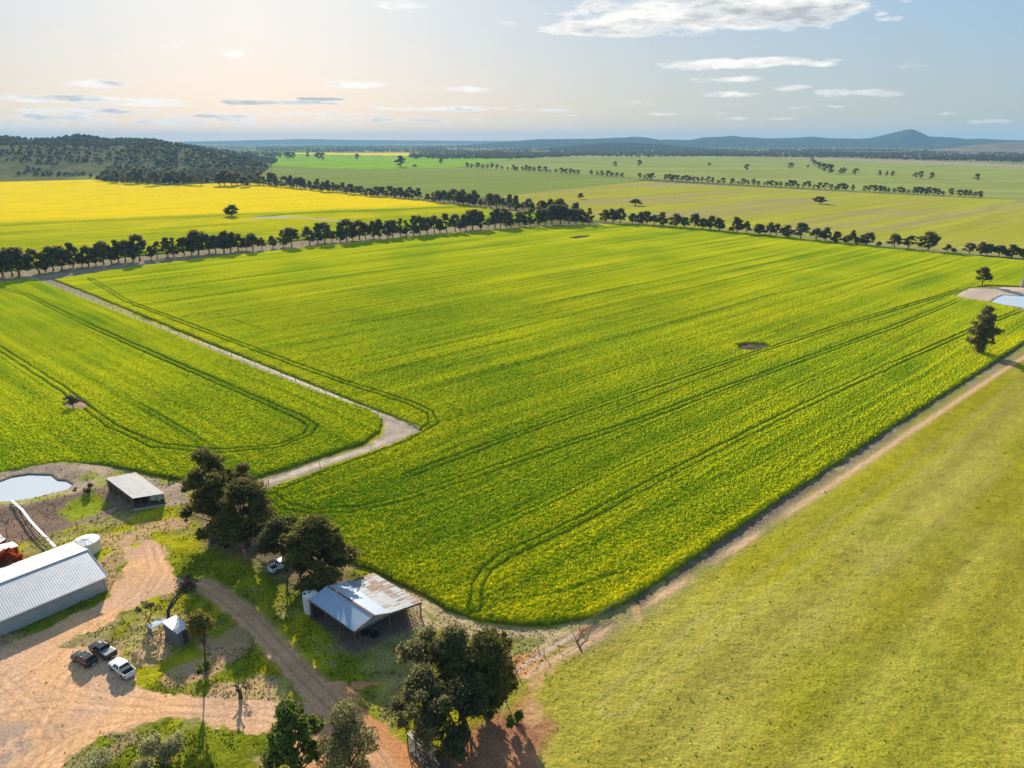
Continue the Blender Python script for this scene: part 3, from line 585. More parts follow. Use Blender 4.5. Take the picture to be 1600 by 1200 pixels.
def make_tree(name, seed, h=10, cw=4, c0=.35, n=1200, s=.5, tones=DARK, nb=9, blob=.42, shape='round', bark='bark', stems=1, shell=.5, tr=.022, axis=0):
    rng = np.random.default_rng(seed); rnd = random.Random(seed)
    root = empty(name); tb = MB(); blobs = []; tips = []
    for st in range(stems):
        ang = rnd.random() * 6.28; ln = (.05 + .10 * rnd.random()) * h * (1 if stems == 1 else 2)
        ht = h * (.62 if shape != 'cone' else .93); pts = []; m = 6
        for i in range(m + 1):
            f = i / m; pts.append((math.cos(ang) * ln * f ** 1.5 + rnd.uniform(-1, 1) * .012 * h * (i > 0) + (st - (stems - 1) / 2) * .04 * h, math.sin(ang) * ln * f ** 1.5 + rnd.uniform(-1, 1) * .012 * h * (i > 0), ht * f - (.3 if i == 0 else 0)))
        r0 = h * tr / math.sqrt(stems); tb.tube(pts, [r0 * (1.25 if i == 0 else 1 - .75 * i / m) for i in range(m + 1)], 7)
        for k in range(max(3, nb // stems)):
            f = c0 * .8 + (1 - c0 * .8) * (k + .5) / max(3, nb // stems) * .95; a = k * 2.4 + rnd.random()
            if shape == 'cone': rr = cw * (1.08 - (f - c0) / (1 - c0) * .9) * .62; zz = h * (c0 + (1 - c0) * (k + .4) / (nb // stems) * .92)
            elif shape == 'flat': rr = cw * .62 * (.6 + .5 * rnd.random()); zz = h * (.80 + .1 * rnd.random())
            else: rr = cw * (.35 + .38 * rnd.random()) * math.sin(math.pi * min(.92, .22 + .7 * f)); zz = h * (c0 + (1 - c0) * (.12 + .72 * (k + .5) / max(3, nb // stems)))
            i0 = min(m - 1, int(m * min(.9, (zz / ht) * .6))); base = pts[i0]
            tip = (base[0] * .5 + rr * math.cos(a) + pts[-1][0] * .4, base[1] * .5 + rr * math.sin(a) + pts[-1][1] * .4, zz)
            mid = lerp(base, tip, .5); mid = (mid[0], mid[1], mid[2] - .04 * h * rnd.random())
            tb.tube([base, mid, tip], [r0 * .5, r0 * .3, r0 * .1], 5)
            br = cw * blob * .74 * (.55 + .8 * rnd.random()) * (1 if shape != 'cone' else 1.15 - .75 * (k / nb)); blobs.append((*tip, br, br * (.62 + .35 * rnd.random()) if shape != 'flat' else br * .5))
            for q in range(5):
                e = rng.normal(size=3); e /= np.linalg.norm(e); p = tuple(tip[i] + e[i] * br * rnd.uniform(.7, 1.25) for i in range(3)); q2 = br * rnd.uniform(.28, .55); blobs.append((*p, q2, q2 * .8)); tb.tube([tip, p], [r0 * .12, r0 * .04], 3)
    for q in range(6 if axis else 0): f = c0 + (1 - c0) * (q + .5) / 6.5; blobs.append((pts[-1][0] * f, pts[-1][1] * f, h * f, cw * axis * math.sin(math.pi * min(.9, .25 + .6 * f)), h * (1 - c0) * .12))
    if shape == 'round': blobs.append((pts[-1][0], pts[-1][1], h * (1 - blob * .5 * cw / h * 1.0) - .03 * h, cw * blob, cw * blob * .75))
    B = np.array(blobs)
    V, Fc, c = leaf_cloud(rng, blobs, n, s, tones, shell=shell)
    # fit the crown to exactly h and cw
    ox, oy, zc_ = V[:, 0].mean(), V[:, 1].mean(), V[:, 2].mean(); V[:, 0] -= ox * np.clip(V[:, 2] / zc_, 0, 1.2); V[:, 1] -= oy * np.clip(V[:, 2] / zc_, 0, 1.2)
    tb.v = [(x - ox * min(max(z / zc_, 0), 1.2), y - oy * min(max(z / zc_, 0), 1.2), z) for x, y, z in tb.v]
    sx = cw / max(1e-3, np.percentile(np.hypot(V[:, 0], V[:, 1]), 93)); top = np.percentile(V[:, 2], 99.6)
    V[:, 0] *= sx; V[:, 1] *= sx; V[:, 2] *= h / top
    tb.v = [(x * sx, y * sx, z * h / top) for x, y, z in tb.v]
    t = tb.build('trunk', M[bark], root, smooth=True); cr = mesh_np('crown', V, Fc, M['leaf'], root, col=c, coldom='POINT' if False else 'FACE')
    KIDS[root.name] = [t, cr]; root['h0'] = h; root['w0'] = cw * 2
    return root
used_proto = set()
def place_tree(proto, xb, yb, yt, wpx=None, label='', cat='tree', group=None, rz=None, wz=None, rnd=random.Random(4)):
    X, Y, _ = at(xb, yb); zt = hgt(X, Y, yt)
    gz0 = wz(X, Y) if wz else 0
    first = proto.name not in used_proto; used_proto.add(proto.name)
    if first: o = proto
    else:
        o = proto.copy(); C.objects.link(o)
        for ch in KIDS[proto.name]: c = ch.copy(); C.objects.link(c); c.parent = o
    sz = zt / proto['h0']; w = (wpx * depth(X, Y) / F) if wpx else proto['w0'] * sz * 1.15; sx = w / proto['w0']
    o.location = (X, Y, gz0); o.scale = (sx, sx * .92, sz); o.rotation_euler = (0, 0, rz if rz is not None else rnd.random() * 6.28)
    for k in ('h0', 'w0'):
        if k in o and not first: del o[k]
    tag(o, label, cat, group); return o

rr = random.Random(11)
LT = ((.105, .10, .035), (.27, .24, .075))
LINE = [make_tree('gum_tree', 100 + i, h=11, cw=c, c0=k, n=n_, s=.42, tones=tn, nb=nb) for i, (c, k, n_, tn, nb) in enumerate(
    [(4.0, .18, 2600, LT, 14), (3.4, .12, 2400, LT, 13), (4.4, .24, 2400, LT, 13), (3.2, .06, 2600, LT, 14), (3.8, .26, 1800, OLIVE, 12), (3.0, .3, 1500, LT, 10), (4.6, .14, 3000, LT, 15), (2.6, .04, 2000, GREEN, 12)])]
FARP = [make_tree('gum_tree', 200 + i, h=10, cw=c, c0=k, n=420, s=.75, tones=DARK, nb=6) for i, (c, k) in enumerate([(4.2, .12), (3.6, .16), (4.6, .08), (3.2, .06)])]
def interp(pts, x): return float(np.interp(x, [p[0] for p in pts], [p[1] for p in pts]))
def row(line, x0, x1, step, hpx, label, group, protos, jx=.3, jy=1.0, gaps=()):
    x = x0; hh = hpx if callable(hpx) else (lambda x: hpx)
    while x < x1:
        if not any(a <= x <= b for a, b in gaps):
            h = hh(x) * rr.choice((.6, .8, .9, .95, 1, 1.05, 1.12)) * rr.uniform(.93, 1.07); yb = interp(line, x) + rr.uniform(-jy, jy)
            place_tree(rr.choice(protos), x, yb, yb - h, label=label, group=group)
        st = step(x) if callable(step) else step; x += st * rr.uniform(1 - jx, 1 + jx)
L1 = [(-20, 436), (0, 434), (60, 427), (120, 417), (200, 409), (280, 400), (350, 394), (420, 389), (480, 382), (560, 375), (640, 368), (720, 361), (800, 355), (860, 351), (985, 348)]
row(L1, -8, 470, 13.5, lambda x: 38 - x * .017, 'dark gum tree in the row between yellow canola and the big green field', 'gum trees in the row below the yellow canola', LINE, gaps=((38, 52),))
row(L1, 484, 930, 10.5, lambda x: 31 - (x - 484) * .014, 'dark gum tree mid-windbreak along the top edge of the big green field', 'gum trees in the middle of the windbreak', LINE)
L2 = [(340, 288), (400, 289), (430, 291), (500, 299), (560, 305), (650, 312), (665, 314), (740, 322), (800, 328), (850, 336), (900, 343)]
row(L2, 405, 655, 7.2, lambda x: 17 + (x - 400) * .002, 'small dark tree in the slanting row behind the bright yellow canola field', 'trees in the slanting row behind the yellow canola', LINE[:4] + FARP)
row(L2, 668, 905, 9.0, lambda x: 20 + (x - 668) * .018, 'dark tree in the lower end of the slanting row nearing the windbreak corner', 'trees at the lower end of the slanting row', LINE)
row([(180, 285), (220, 288), (260, 290), (300, 288), (360, 292), (410, 289)], 182, 404, 9, 21, 'blue-green tree on the front edge of the left wood beside yellow canola', 'trees on the front edge of the left wood', LINE, jy=2.2, gaps=((318, 340),))
L3 = [(930, 347), (985, 350), (1080, 357), (1200, 369), (1300, 379), (1400, 388), (1480, 394), (1600, 404)]
for x, h, w in ((946, 20, 18), (958, 22, 16), (969, 24, 18), (988, 17, 14), (1000, 20, 15), (1010, 22, 16), (1022, 17, 16), (1034, 22, 20), (1056, 21, 20), (1070, 17, 14), (1085, 24, 16), (1098, 18, 14), (1110, 23, 18), (1124, 21, 16), (1142, 9, 8), (1152, 25, 18), (1166, 20, 14),
                (1186, 18, 22), (1203, 22, 15), (1212, 21, 15), (1228, 20, 19), (1250, 26, 27), (1275, 20, 20), (1289, 23, 16), (1306, 18, 19), (1322, 14, 12), (1331, 22, 10), (1338, 12, 10), (1352, 20, 24), (1373, 8, 8), (1397, 22, 22), (1418, 21, 22), (1450, 29, 30), (1480, 12, 11), (1490, 7, 8), (1514, 17, 20), (1532, 20, 16), (1542, 18, 18), (1560, 17, 22), (1580, 20, 24), (1598, 16, 18), (1618, 20, 22), (1640, 18, 20)):
    yb = interp(L3, x); big = x == 1450
    place_tree(LINE[6] if big else rr.choice(LINE[:7]), x, yb, yb - h, w, label='largest rounded dark tree in the right part of the windbreak row' if big else 'dark gum tree spaced along the right part of the windbreak row', group=None if big else 'gum trees spaced along the right part of the windbreak')
L4 = [(725, 262), (800, 266), (905, 273), (975, 277), (1000, 279), (1130, 287), (1240, 293), (1330, 298), (1400, 302), (1540, 309)]
row(L4, 730, 1535, 7.4, lambda x: 8 + (x - 730) * .004, 'tiny dark tree in the broken row between two far paddocks', 'trees in the broken far row', FARP, jy=.3, gaps=((906, 917), (976, 997), (1022, 1034), (1132, 1140), (1335, 1348), (1475, 1483), (1490, 1496)))
for (x, yb, yt, w, lab) in [(362, 339, 320, 21, 'lone tree standing inside the bright yellow canola'), (907, 311, 301.5, 10, 'small thin lone tree in the yellow-green paddock above the windbreak'), (993, 321, 311, 17, 'lone round tree left of centre in the yellow-green paddock'), (1280, 318.5, 307, 19, 'lone umbrella-shaped dark tree in the middle of the yellow-green paddock'),
        (626, 261, 243, 17, 'tall two-lobed tree on the far bright green paddock'), (558, 250, 240, 8, 'narrow far tree beyond the bright green paddock'), (648, 261, 257, 9, 'low dark bush right of the two-lobed far tree'), (689, 256, 247, 8, 'small far tree on the pale green plain above the broken row'), (649, 249, 241, 9, 'small far tree above the bright green paddock'),
        (961, 260.5, 252, 6, 'thin far tree above the gap in the broken row'), (999, 259.5, 249.5, 8, 'far tree right of the gap in the broken row'), (1108, 259, 254, 6, 'tiny far bush on the green plain'), (1166, 266, 256, 8, 'leaning far tree on the green strip'), (1235, 263, 254, 10, 'squat far tree left of the small far grove'), (1336, 273, 263, 9, 'pale far tree right of the small far grove'),
        (1374, 275, 266, 6, 'first of the narrow far trees spaced on the plain'), (1385, 276, 267, 5, 'second of the narrow far trees spaced on the plain'), (1394, 276, 267, 6, 'third of the narrow far trees spaced on the plain'), (1430, 278, 269, 9, 'left tree of the far close pair on the right plain'), (1438, 278.5, 267, 9, 'right tree of the far close pair on the right plain'), (1455, 280, 269, 8, 'far tree just right of the close pair'), (1526, 282, 271, 8, 'rightmost lone far tree on the plain'),
        (1262, 262, 258, 5, 'tiny bush left of the far grove'), (1268, 253, 244, 7, 'top tree of the far slanting grove'), (1272, 257, 250, 8, 'second tree of the far slanting grove'), (1278, 262, 253, 10, 'third tree of the far slanting grove'), (1286, 267, 255, 10, 'fourth tree of the far slanting grove'), (1295, 271, 256, 14, 'largest tree at the foot of the far slanting grove'), (1313, 272, 262, 6, 'left of two joined far trees right of the grove'), (1318, 272, 261.5, 7, 'right of two joined far trees right of the grove'),
        (450, 248, 237, 14, 'dark far tree left on the edge of the bright green paddock'), (458, 248, 238, 10, 'second far tree on the edge of the bright green paddock'), (481, 246, 238, 7, 'slim far tree before the distant yellow strip'), (497, 248.5, 238, 12, 'broad far tree before the distant yellow strip'), (504, 250, 238, 8, 'far tree right of the broad one before the yellow strip')]:
    place_tree(rr.choice(FARP if yb < 300 else LINE[:3]), x, yb, yt, w, label=lab)

# far woodland: countless trees beyond the paddocks and on the hills
def woodland():
    rng = np.random.default_rng(7); Vs = []; Cs = []; pos = []
    def addt(X, Y, h, w, z=0): pos.append((X, Y, z, h, w))
    def region(n, poly, hm=(8, 13), soft=0.0, thr=.0, sc=200, hz=False, seed=1):
        P = P2(poly); P = np.array(P); x0, y0 = P.min(0); x1, y1 = P.max(0); got = 0; tries = 0
        while got < n and tries < 60:
            tries += 1
            r0 = math.hypot(*P[np.argmin(np.hypot(P[:, 0], P[:, 1]))]) * .9; r1 = np.hypot(P[:, 0], P[:, 1]).max()
            rr_ = np.exp(rng.uniform(math.log(r0), math.log(r1), 4000)); aa = np.arctan2(P[:, 0], P[:, 1]); a = rng.uniform(aa.min(), aa.max(), 4000)
            X = rr_ * np.sin(a); Y = rr_ * np.cos(a); ok = sdpoly(X, Y, [tuple(p) for p in P]) > 0
            ok &= fbm(X / sc, Y / sc, seed, 3) > thr
            for x, y in zip(X[ok], Y[ok]):
                if got >= n: break
                h = rng.uniform(*hm); addt(x, y, h, h * rng.uniform(.7, 1.1), hill_z(x, y) if hz else 0); got += 1
    # wood at the left, in front of and up the ridge
    region(1300, [(150, 284), (180, 262), (170, 250), (260, 246), (360, 250), (420, 262), (395, 286), (340, 285), (260, 289)], thr=.30, hz=True)
    region(1200, [(-150, 262), (0, 262), (60, 260), (200, 256), (260, 250), (260, 240), (0, 238), (-150, 240)], thr=.40, hz=True)
    region(420, [(-150, 280), (0, 276), (120, 276), (170, 280), (180, 260), (-150, 262)], thr=.52, sc=90, hz=True, hm=(5, 10))
    region(1400, [(-200, 241), (0, 240), (260, 240), (330, 240), (400, 239), (380, 230), (200, 226), (-200, 226)], thr=.33, hz=True)
    region(300, [(300, 243), (440, 247), (440, 240), (330, 238)], thr=.2)
    # bands of timber across the far plain
    region(2600, [(400, 237), (560, 239), (830, 243), (830, 230), (400, 229)], thr=.42, sc=260)
    region(1500, [(640, 247), (700, 249), (820, 248), (930, 243), (930, 240), (640, 241)], thr=.36, sc=200)
    region(1500, [(860, 243), (1000, 246), (1200, 243), (1200, 237), (860, 236)], thr=.30, sc=300)
    region(2600, [(1040, 244), (1200, 245.5), (1400, 250), (1600, 254), (1750, 255), (1750, 246), (1400, 242), (1200, 240), (1060, 239)], thr=.36, sc=220)
    region(1800, [(1200, 241), (1600, 245), (1750, 246), (1750, 236), (1200, 234)], thr=.45, sc=350)
    region(2400, [(820, 238), (1750, 239), (1750, 229), (820, 229)], thr=.42, sc=500)
    region(900, [(300, 231), (1300, 231), (1300, 226), (300, 226)], thr=.4, sc=700, hm=(9, 15))
    # trees along the ridge crest of the left hill
    for k in range(900):
        x = rng.uniform(-200, 400); y = float(np.interp(x, [p[0] for p in LR], [p[1] for p in LR])); u, v = (x - 800) / F, (y - 600) / F; a = math.atan2(u, CP - v * SP)
        D = 3300 + rng.uniform(-1000, 150); X, Y = D * math.sin(a), D * math.cos(a); h = rng.uniform(7, 12); addt(X, Y, h, h * .9, hill_z(X, Y))
    Pm = np.array(pos); n = len(Pm); k = 26
    d = rng.normal(size=(n, k, 3)); d /= np.linalg.norm(d, axis=2)[..., None]; rad = rng.random((n, k)) ** .45
    sh = rng.normal(size=(n, 1, 3)) * .0
    c = Pm[:, None, :3] + np.stack([d[..., 0] * rad * Pm[:, None, 4] * .5, d[..., 1] * rad * Pm[:, None, 4] * .5, Pm[:, None, 3] * (.60 + .36 * d[..., 2] * rad)], 2)
    nn = d * .7 + rng.normal(size=(n, k, 3)) * .6; nn /= np.linalg.norm(nn, axis=2)[..., None]
    t = np.cross(nn, rng.normal(size=(n, k, 3))); t /= np.linalg.norm(t, axis=2)[..., None]; b = np.cross(nn, t)
    s = (Pm[:, 4] * .27)[:, None, None] * (.7 + .6 * rng.random((n, k, 1)))
    V = np.stack([c - t * s, c + b * s * .8, c + t * s, c - b * s * .8], 2).reshape(-1, 3)
    T0, T1 = np.array((.05, .056, .024)), np.array((.105, .105, .045)); tn = T0 + (T1 - T0) * rng.random((n, 1)); col = np.repeat(tn[:, None, :] * (.75 + .5 * rng.random((n, k, 1))), 1, 1).reshape(-1, 3)
    Fc = np.arange(len(V)).reshape(-1, 4)
    # stems
    pS = Pm; w = .3; a0 = pS[:, :3]; top = pS[:, :3] + np.stack([np.zeros(n), np.zeros(n), pS[:, 3] * .5], 1)
    sv = np.stack([a0 + [-w, 0, 0], a0 + [w, 0, 0], top + [w, 0, 0], top + [-w, 0, 0]], 1).reshape(-1, 3); sf = np.arange(len(sv)).reshape(-1, 4) + len(V)
    sv2 = np.stack([a0 + [0, -w, 0], a0 + [0, w, 0], top + [0, w, 0], top + [0, -w, 0]], 1).reshape(-1, 3); sf2 = np.arange(len(sv2)).reshape(-1, 4) + len(V) + len(sv)
    o = mesh_np('far_woodland', np.concatenate([V, sv, sv2]), np.concatenate([Fc, sf, sf2]), M['leaf'], col=np.concatenate([col, np.full((2 * n, 3), .05)]), coldom='FACE')
    tag(o, 'dark blue-green woodland covering the far ridge and plain', 'woodland', kind='stuff')
woodland()

# ------------------------------------------------------------ near trees
GB = [make_tree('gum_tree', 300 + i, h=15, cw=c, c0=k, n=int(n_ * 1.5), s=.175, tones=DARK, nb=nb, blob=bl, stems=st, tr=.02) for i, (c, k, n_, nb, bl, st) in enumerate(
    [(5.0, .16, 30000, 24, .34, 2), (4.8, .14, 30000, 22, .36, 1), (5.4, .20, 28000, 20, .33, 2)])]
OL = [make_tree('olive_tree', 320 + i, h=11, cw=c, c0=k, n=n_, s=.17, tones=tn, nb=13, blob=.36, stems=st, shell=.42, bark='bark') for i, (c, k, n_, st, tn) in enumerate(
    [(4.6, .44, 13000, 2, OLIVE), (3.8, .18, 9000, 1, OLIVE), (5.0, .34, 14000, 2, ((.075, .085, .03), (.15, .15, .06)))])]
for (p, xb, yb, yt, w, lab, rz) in [
    (GB[0], 339, 826, 714, 88, 'tall dark gum tree leftmost in the clump near the skillion shed', 0.5),
    (GB[1], 387, 853, 755, 96, 'broad dark gum tree in the clump, just right of the tallest one', 2.0),
    (GB[2], 368, 800, 727, 62, 'dark gum tree standing behind the clump nearest the canola corner', 3.0),
    (OL[2], 448, 893, 808, 70, 'lighter olive-green gum tree leaning between the two dark clumps', 1.0),
    (GB[1], 502, 918, 814, 98, 'broad dark gum tree right behind the open-fronted rusty shed', 4.0),
    (GB[0], 470, 905, 818, 50, 'slender dark gum tree just left of the broad one behind the rusty shed', 5.2),
    (OL[0], 690, 1092, 978, 104, 'tall grey-green tree at the top of the clump right of the rusty shed', .3),
    (GB[1], 757, 1112, 996, 100, 'densest dark tree at the right edge of the clump by the pasture', 1.4),
    (GB[2], 722, 1118, 1010, 110, 'dark tree in the middle of the clump by the pasture', 2.7),
    (OL[0], 664, 1172, 1064, 104, 'feathery olive tree on a thin trunk above the steel stock crate', 2.2),
    (OL[2], 716, 1170, 1076, 110, 'shaded olive tree with a leaning trunk right of the feathery one', 4.4)]:
    place_tree(p, xb, yb, yt, w, label=lab, rz=rz)
pine = make_tree('pine_tree', 341, h=13, cw=4.0, c0=.08, n=30000, s=.17, tones=GREEN, nb=22, blob=.30, stems=1)
place_tree(pine, 462, 1226, 1108, 92, label='bushy green pine tree at the bottom edge beside the yard road')
airy = make_tree('wattle_tree', 345, h=13, cw=4.0, c0=.06, n=7500, s=.14, tones=OLIVE, nb=22, blob=.30, shell=.2)
place_tree(airy, 545, 1240, 1104, 92, label='thin see-through olive tree at the bottom edge on the orange road')
rt = make_tree('gum_tree', 351, h=18, cw=4.6, c0=.06, n=7500, s=.30, tones=((.10, .10, .035), (.25, .23, .075)), nb=24, blob=.36, stems=1, shell=.35, axis=.42)
place_tree(rt, 1529, 553, 481, 36, label='tall lone tree at the right corner of the canola where the track passes')
rt2 = make_tree('gum_tree', 352, h=12, cw=4, c0=.3, n=3000, s=.4, tones=DARK, nb=8, blob=.4)
place_tree(rt2, 1534, 448, 418, 21, label='small dark tree on the bank of the right-hand dam')
pm = make_tree('umbrella_tree', 355, h=8, cw=2.4, c0=.66, n=9000, s=.13, tones=YEL_, nb=12, blob=.5, tr=.022)
place_tree(pm, 323, 1044, 960, 34, label='round-headed golden green tree on a bare trunk beside the tin hut')
sb = make_tree('bush', 360, h=4.5, cw=3.6, c0=.0, n=8000, s=.13, tones=((.22, .22, .10), (.42, .40, .20)), nb=12, blob=.42, stems=3, shell=.45)
place_tree(sb, 256, 1200, 1147, 62, label='feathery pale green bush on the lower grass patch', cat='bush')
lb = make_tree('bush', 361, h=2.2, cw=3.4, c0=.0, n=3500, s=.12, tones=((.24, .24, .12), (.42, .40, .22)), nb=9, blob=.42, stems=3)
place_tree(lb, 145, 1216, 1190, 66, label='low pale bush cut by the bottom edge at left', cat='bush')
rb = make_tree('bush', 362, h=3, cw=2.0, c0=.0, n=3000, s=.16, tones=REDT, nb=8, blob=.42, stems=2)
place_tree(rb, 20, 888, 858, 30, label='red-leaved bush beside the red shed', cat='bush')
ob = make_tree('bush', 363, h=3, cw=2.0, c0=.0, n=2400, s=.15, tones=((.3, .12, .03), (.45, .25, .09)), nb=8, blob=.42, stems=2)
place_tree(ob, 4, 888, 862, 26, label='orange-leaved bush at the left frame edge by the red shed', cat='bush')
gt = make_tree('grey_tree', 364, h=5, cw=2.5, c0=.3, n=1500, s=.18, tones=GREY, nb=8, blob=.4, shell=.45)
place_tree(gt, 115, 636, 618, 25, label='small grey tree on the bare patch in the left canola field')
gb2 = make_tree('bush', 366, h=2, cw=1.4, c0=0, n=1800, s=.12, tones=GREEN, nb=6, blob=.45, stems=2)
for (x, yb, yt, w, lab) in ((140, 771, 756, 18, 'dark shrub on the pond bank near the small shed'), (268, 750, 742, 10, 'small green shrub at the canola edge right of the small shed'), (320, 1050, 1034, 22, 'dark shrub at the foot of the round-headed tree'), (805, 1133, 1112, 30, 'dark green shrub at the right foot of the tree clump'),
                            (332, 848, 815, 34, 'bright green sapling bush at the edge of the tree shade'), (118, 768, 762, 9, 'tiny shrub beside the pond water')):
    place_tree(gb2, x, yb, yt, w, label=lab, cat='bush')

# bare trees
def bare(name, seed, h, spread, xb, yb, label, depth_=6, lean=(0, 0), r0=.28, fork=2, mt='bark'):
    rnd = random.Random(seed); tk = MB(); br = MB(); X, Y, _ = at(xb, yb)
    def grow(p, d, L, r, lv):
        mid = add(p, add(mul(d, L * .5), (rnd.uniform(-1, 1) * L * .08,) * 3)); e = add(p, mul(d, L)); (tk if lv < 1 else br).tube([p, mid, e], [max(r, .035), max(r * .85, .03), max(r * .68, .025)], 6 if lv < 2 else 3)
        if lv >= depth_: return
        for k in range(fork + (rnd.random() < .45) + (lv > 2)):
            nd = nrm((d[0] + rnd.uniform(-1, 1) * spread, d[1] + rnd.uniform(-1, 1) * spread, d[2] + rnd.uniform(-.35, .5) * spread + .08)); grow(e, nd, L * rnd.uniform(.62, .88), r * .62, lv + 1)
    root = empty(name, (X, Y, 0)); grow((0, 0, -.2), nrm((lean[0], lean[1], 1)), h * .27, r0, 0)
    tk.build('trunk', M[mt], root, True); br.build('branches', M[mt], root, True); tag(root, label, 'tree'); return root
bare('dead_tree', 5, 9, .85, 262, 972, 'bare crooked tree rising behind the tin hut', 7, (.1, .2), .42)
bare('dead_tree', 9, 3.6, .8, 376, 1090, 'thick dead stump with forked broken limbs between the yard roads', 3, (.0, .1), .38)
bare('dead_tree', 12, 5, .7, 75, 863, 'bare grey sapling at the end of the white rail fence', 5, (0, 0), .12, mt='palebark')
bare('dead_tree', 13, 5, .75, 12, 838, 'bare thin tree in the brown pen at left', 5, (0, 0), .12, mt='palebark')
bare('dead_tree', 14, 6, .6, 480, 764 + 0, 'thin bare pole-like tree', 4, (0, 0), .1) if False else None
bare('dead_tree', 15, 9, .5, 1394, 384, 'sparse leafless tree in the right part of the windbreak row', 6, (0, 0), .22, mt='palebark')
bare('dead_tree', 17, 10, .55, 473, 384, 'leafless tree in the gap of the left windbreak row', 6, (0, 0), .22, mt='palebark')
bare('bare_shrub', 19, 4.4, .9, 236, 978, 'leafless tangled shrub left of the tin hut', 6, (-.3, .1), .14)
bare('bare_shrub', 23, 2.6, 1.0, 383, 1082, 'twiggy shrub at the foot of the dead stump', 5, (.2, .1), .07)
# fallen forked branch near the crop corner
fb = MB(); a = at(892, 990); b = at(908, 1017); c = at(915, 975); e = at(903, 1006)
g = lambda p, z: (p[0], p[1], z)
fb.tube([g(a, .9), g(lerp(a, b, .5), .5), g(b, .1)], [.05, .11, .15], 6); fb.tube([g(e, .3), g(lerp(e, c, .5), .6), g(c, .9)], [.09, .07, .03], 5); fb.tube([g(lerp(e, c, .5), .6), g(at(920, 985), 1.0)], [.04, .02], 4); fb.tube([g(a, .9), g(at(884, 985), 1.1)], [.05, .02], 4); fb.tube([g(a, .9), g(at(893, 978), 1.3)], [.05, .02], 4)
tag(fb.build('fallen_branch', M['bark'], smooth=True), 'forked dead branch lying on the grass by the crop corner', 'branch')

# ------------------------------------------------------------ farm buildings
def V3(p, z): return (p[0], p[1], z)
def wall_panels(mb, a, b, z0, z1a, z1b=None, pitch=.5, amp=.03):
    z1b = z1a if z1b is None else z1b; mb.sheet(V3(a, z0), V3(b, z0), V3(b, z1b), V3(a, z1a), pitch, amp)
def vadd(a, d, t): return (a[0] + d[0] * t, a[1] + d[1] * t)
def solid_roof(mb, a, b, c, d, th=.05):
    dn = (0, 0, -th); mb.hexa([add(p, dn) for p in (a, b, c, d)], [a, b, c, d])

# big pale shed at the left
def big_shed():
    A = at(169, 922)[:2]; u = nrm((*[p - q for p, q in zip(at(-80, 1029)[:2], A)], 0)); n = (-u[1], u[0]) if -u[1] < 0 and u[0] > 0 else (u[1], -u[0])
    if n[1] < 0: n = (-n[0], -n[1])
    Lg, W, h, hr = 46, 17.4, 3.0, 4.9; o = empty('farm_shed', (0, 0, 0))
    c0 = A; c1 = vadd(A, u, Lg); c2 = vadd(c1, n, W); c3 = vadd(A, n, W); r0 = vadd(c0, n, W / 2); r1 = vadd(c1, n, W / 2)
    w = MB(); 
    for a, b in ((c0, c1), (c2, c3)): wall_panels(w, a, b, -.1, h)
    for a, m, b in ((c3, r0, c0), (c1, r1, c2)):
        wall_panels(w, a, m, -.1, h, hr - .05); wall_panels(w, m, b, -.1, hr - .05, h)
    w.build('wall', M['wallm'], o)
    ov = .35; e = lambda p, s, t: vadd(vadd(p, u, s), n, t); k = (hr - h) / (W / 2)
    for nm, (a, b, s) in {'near': (c0, c1, -1), 'far': (c3, c2, 1)}.items():
        rf = MB(); ea, eb = e(a, -ov, s * ov), e(b, ov, s * ov); ra, rb = e(r0, -ov, 0), e(r1, ov, 0)
        rf.sheet(V3(ea, h - k * ov + .1), V3(eb, h - k * ov + .1), V3(rb, hr + .1), V3(ra, hr + .1), .4, .008)
        solid_roof(rf, V3(ea, h - k * ov + .06), V3(eb, h - k * ov + .06), V3(rb, hr + .06), V3(ra, hr + .06)); rf.build('roof', M['galv'], o)
        g_ = MB(); g_.bar(V3(e(ea, 0, s * .07), h - k * ov), V3(e(eb, 0, s * .07), h - k * ov), .14, .13); g_.build('gutter', M['galv'], o)
    c = MB(); c.bar(V3(e(r0, -ov, 0), hr + .16), V3(e(r1, ov, 0), hr + .16), .5, .06); c.build('ridge_cap', M['wallm'], o)
    t = MB(); t.bar(V3(e(c0, -ov - .03, -ov), h - .02), V3(e(r0, -ov - .03, 0), hr + .12), .06, .22); t.bar(V3(e(c3, -ov - .03, ov), h - .02), V3(e(r0, -ov - .03, 0), hr + .12), .06, .22); t.build('barge_trim', M['wallm'], o)
    d = MB(); d.tube([V3(e(c0, .3, -.1), h - .1), V3(e(c0, .3, -.1), 0)], .06, 8); d.build('downpipe', M['galv'], o)
    tag(o, 'long pale grey gabled metal shed cut by the left edge', 'shed')
big_shed()

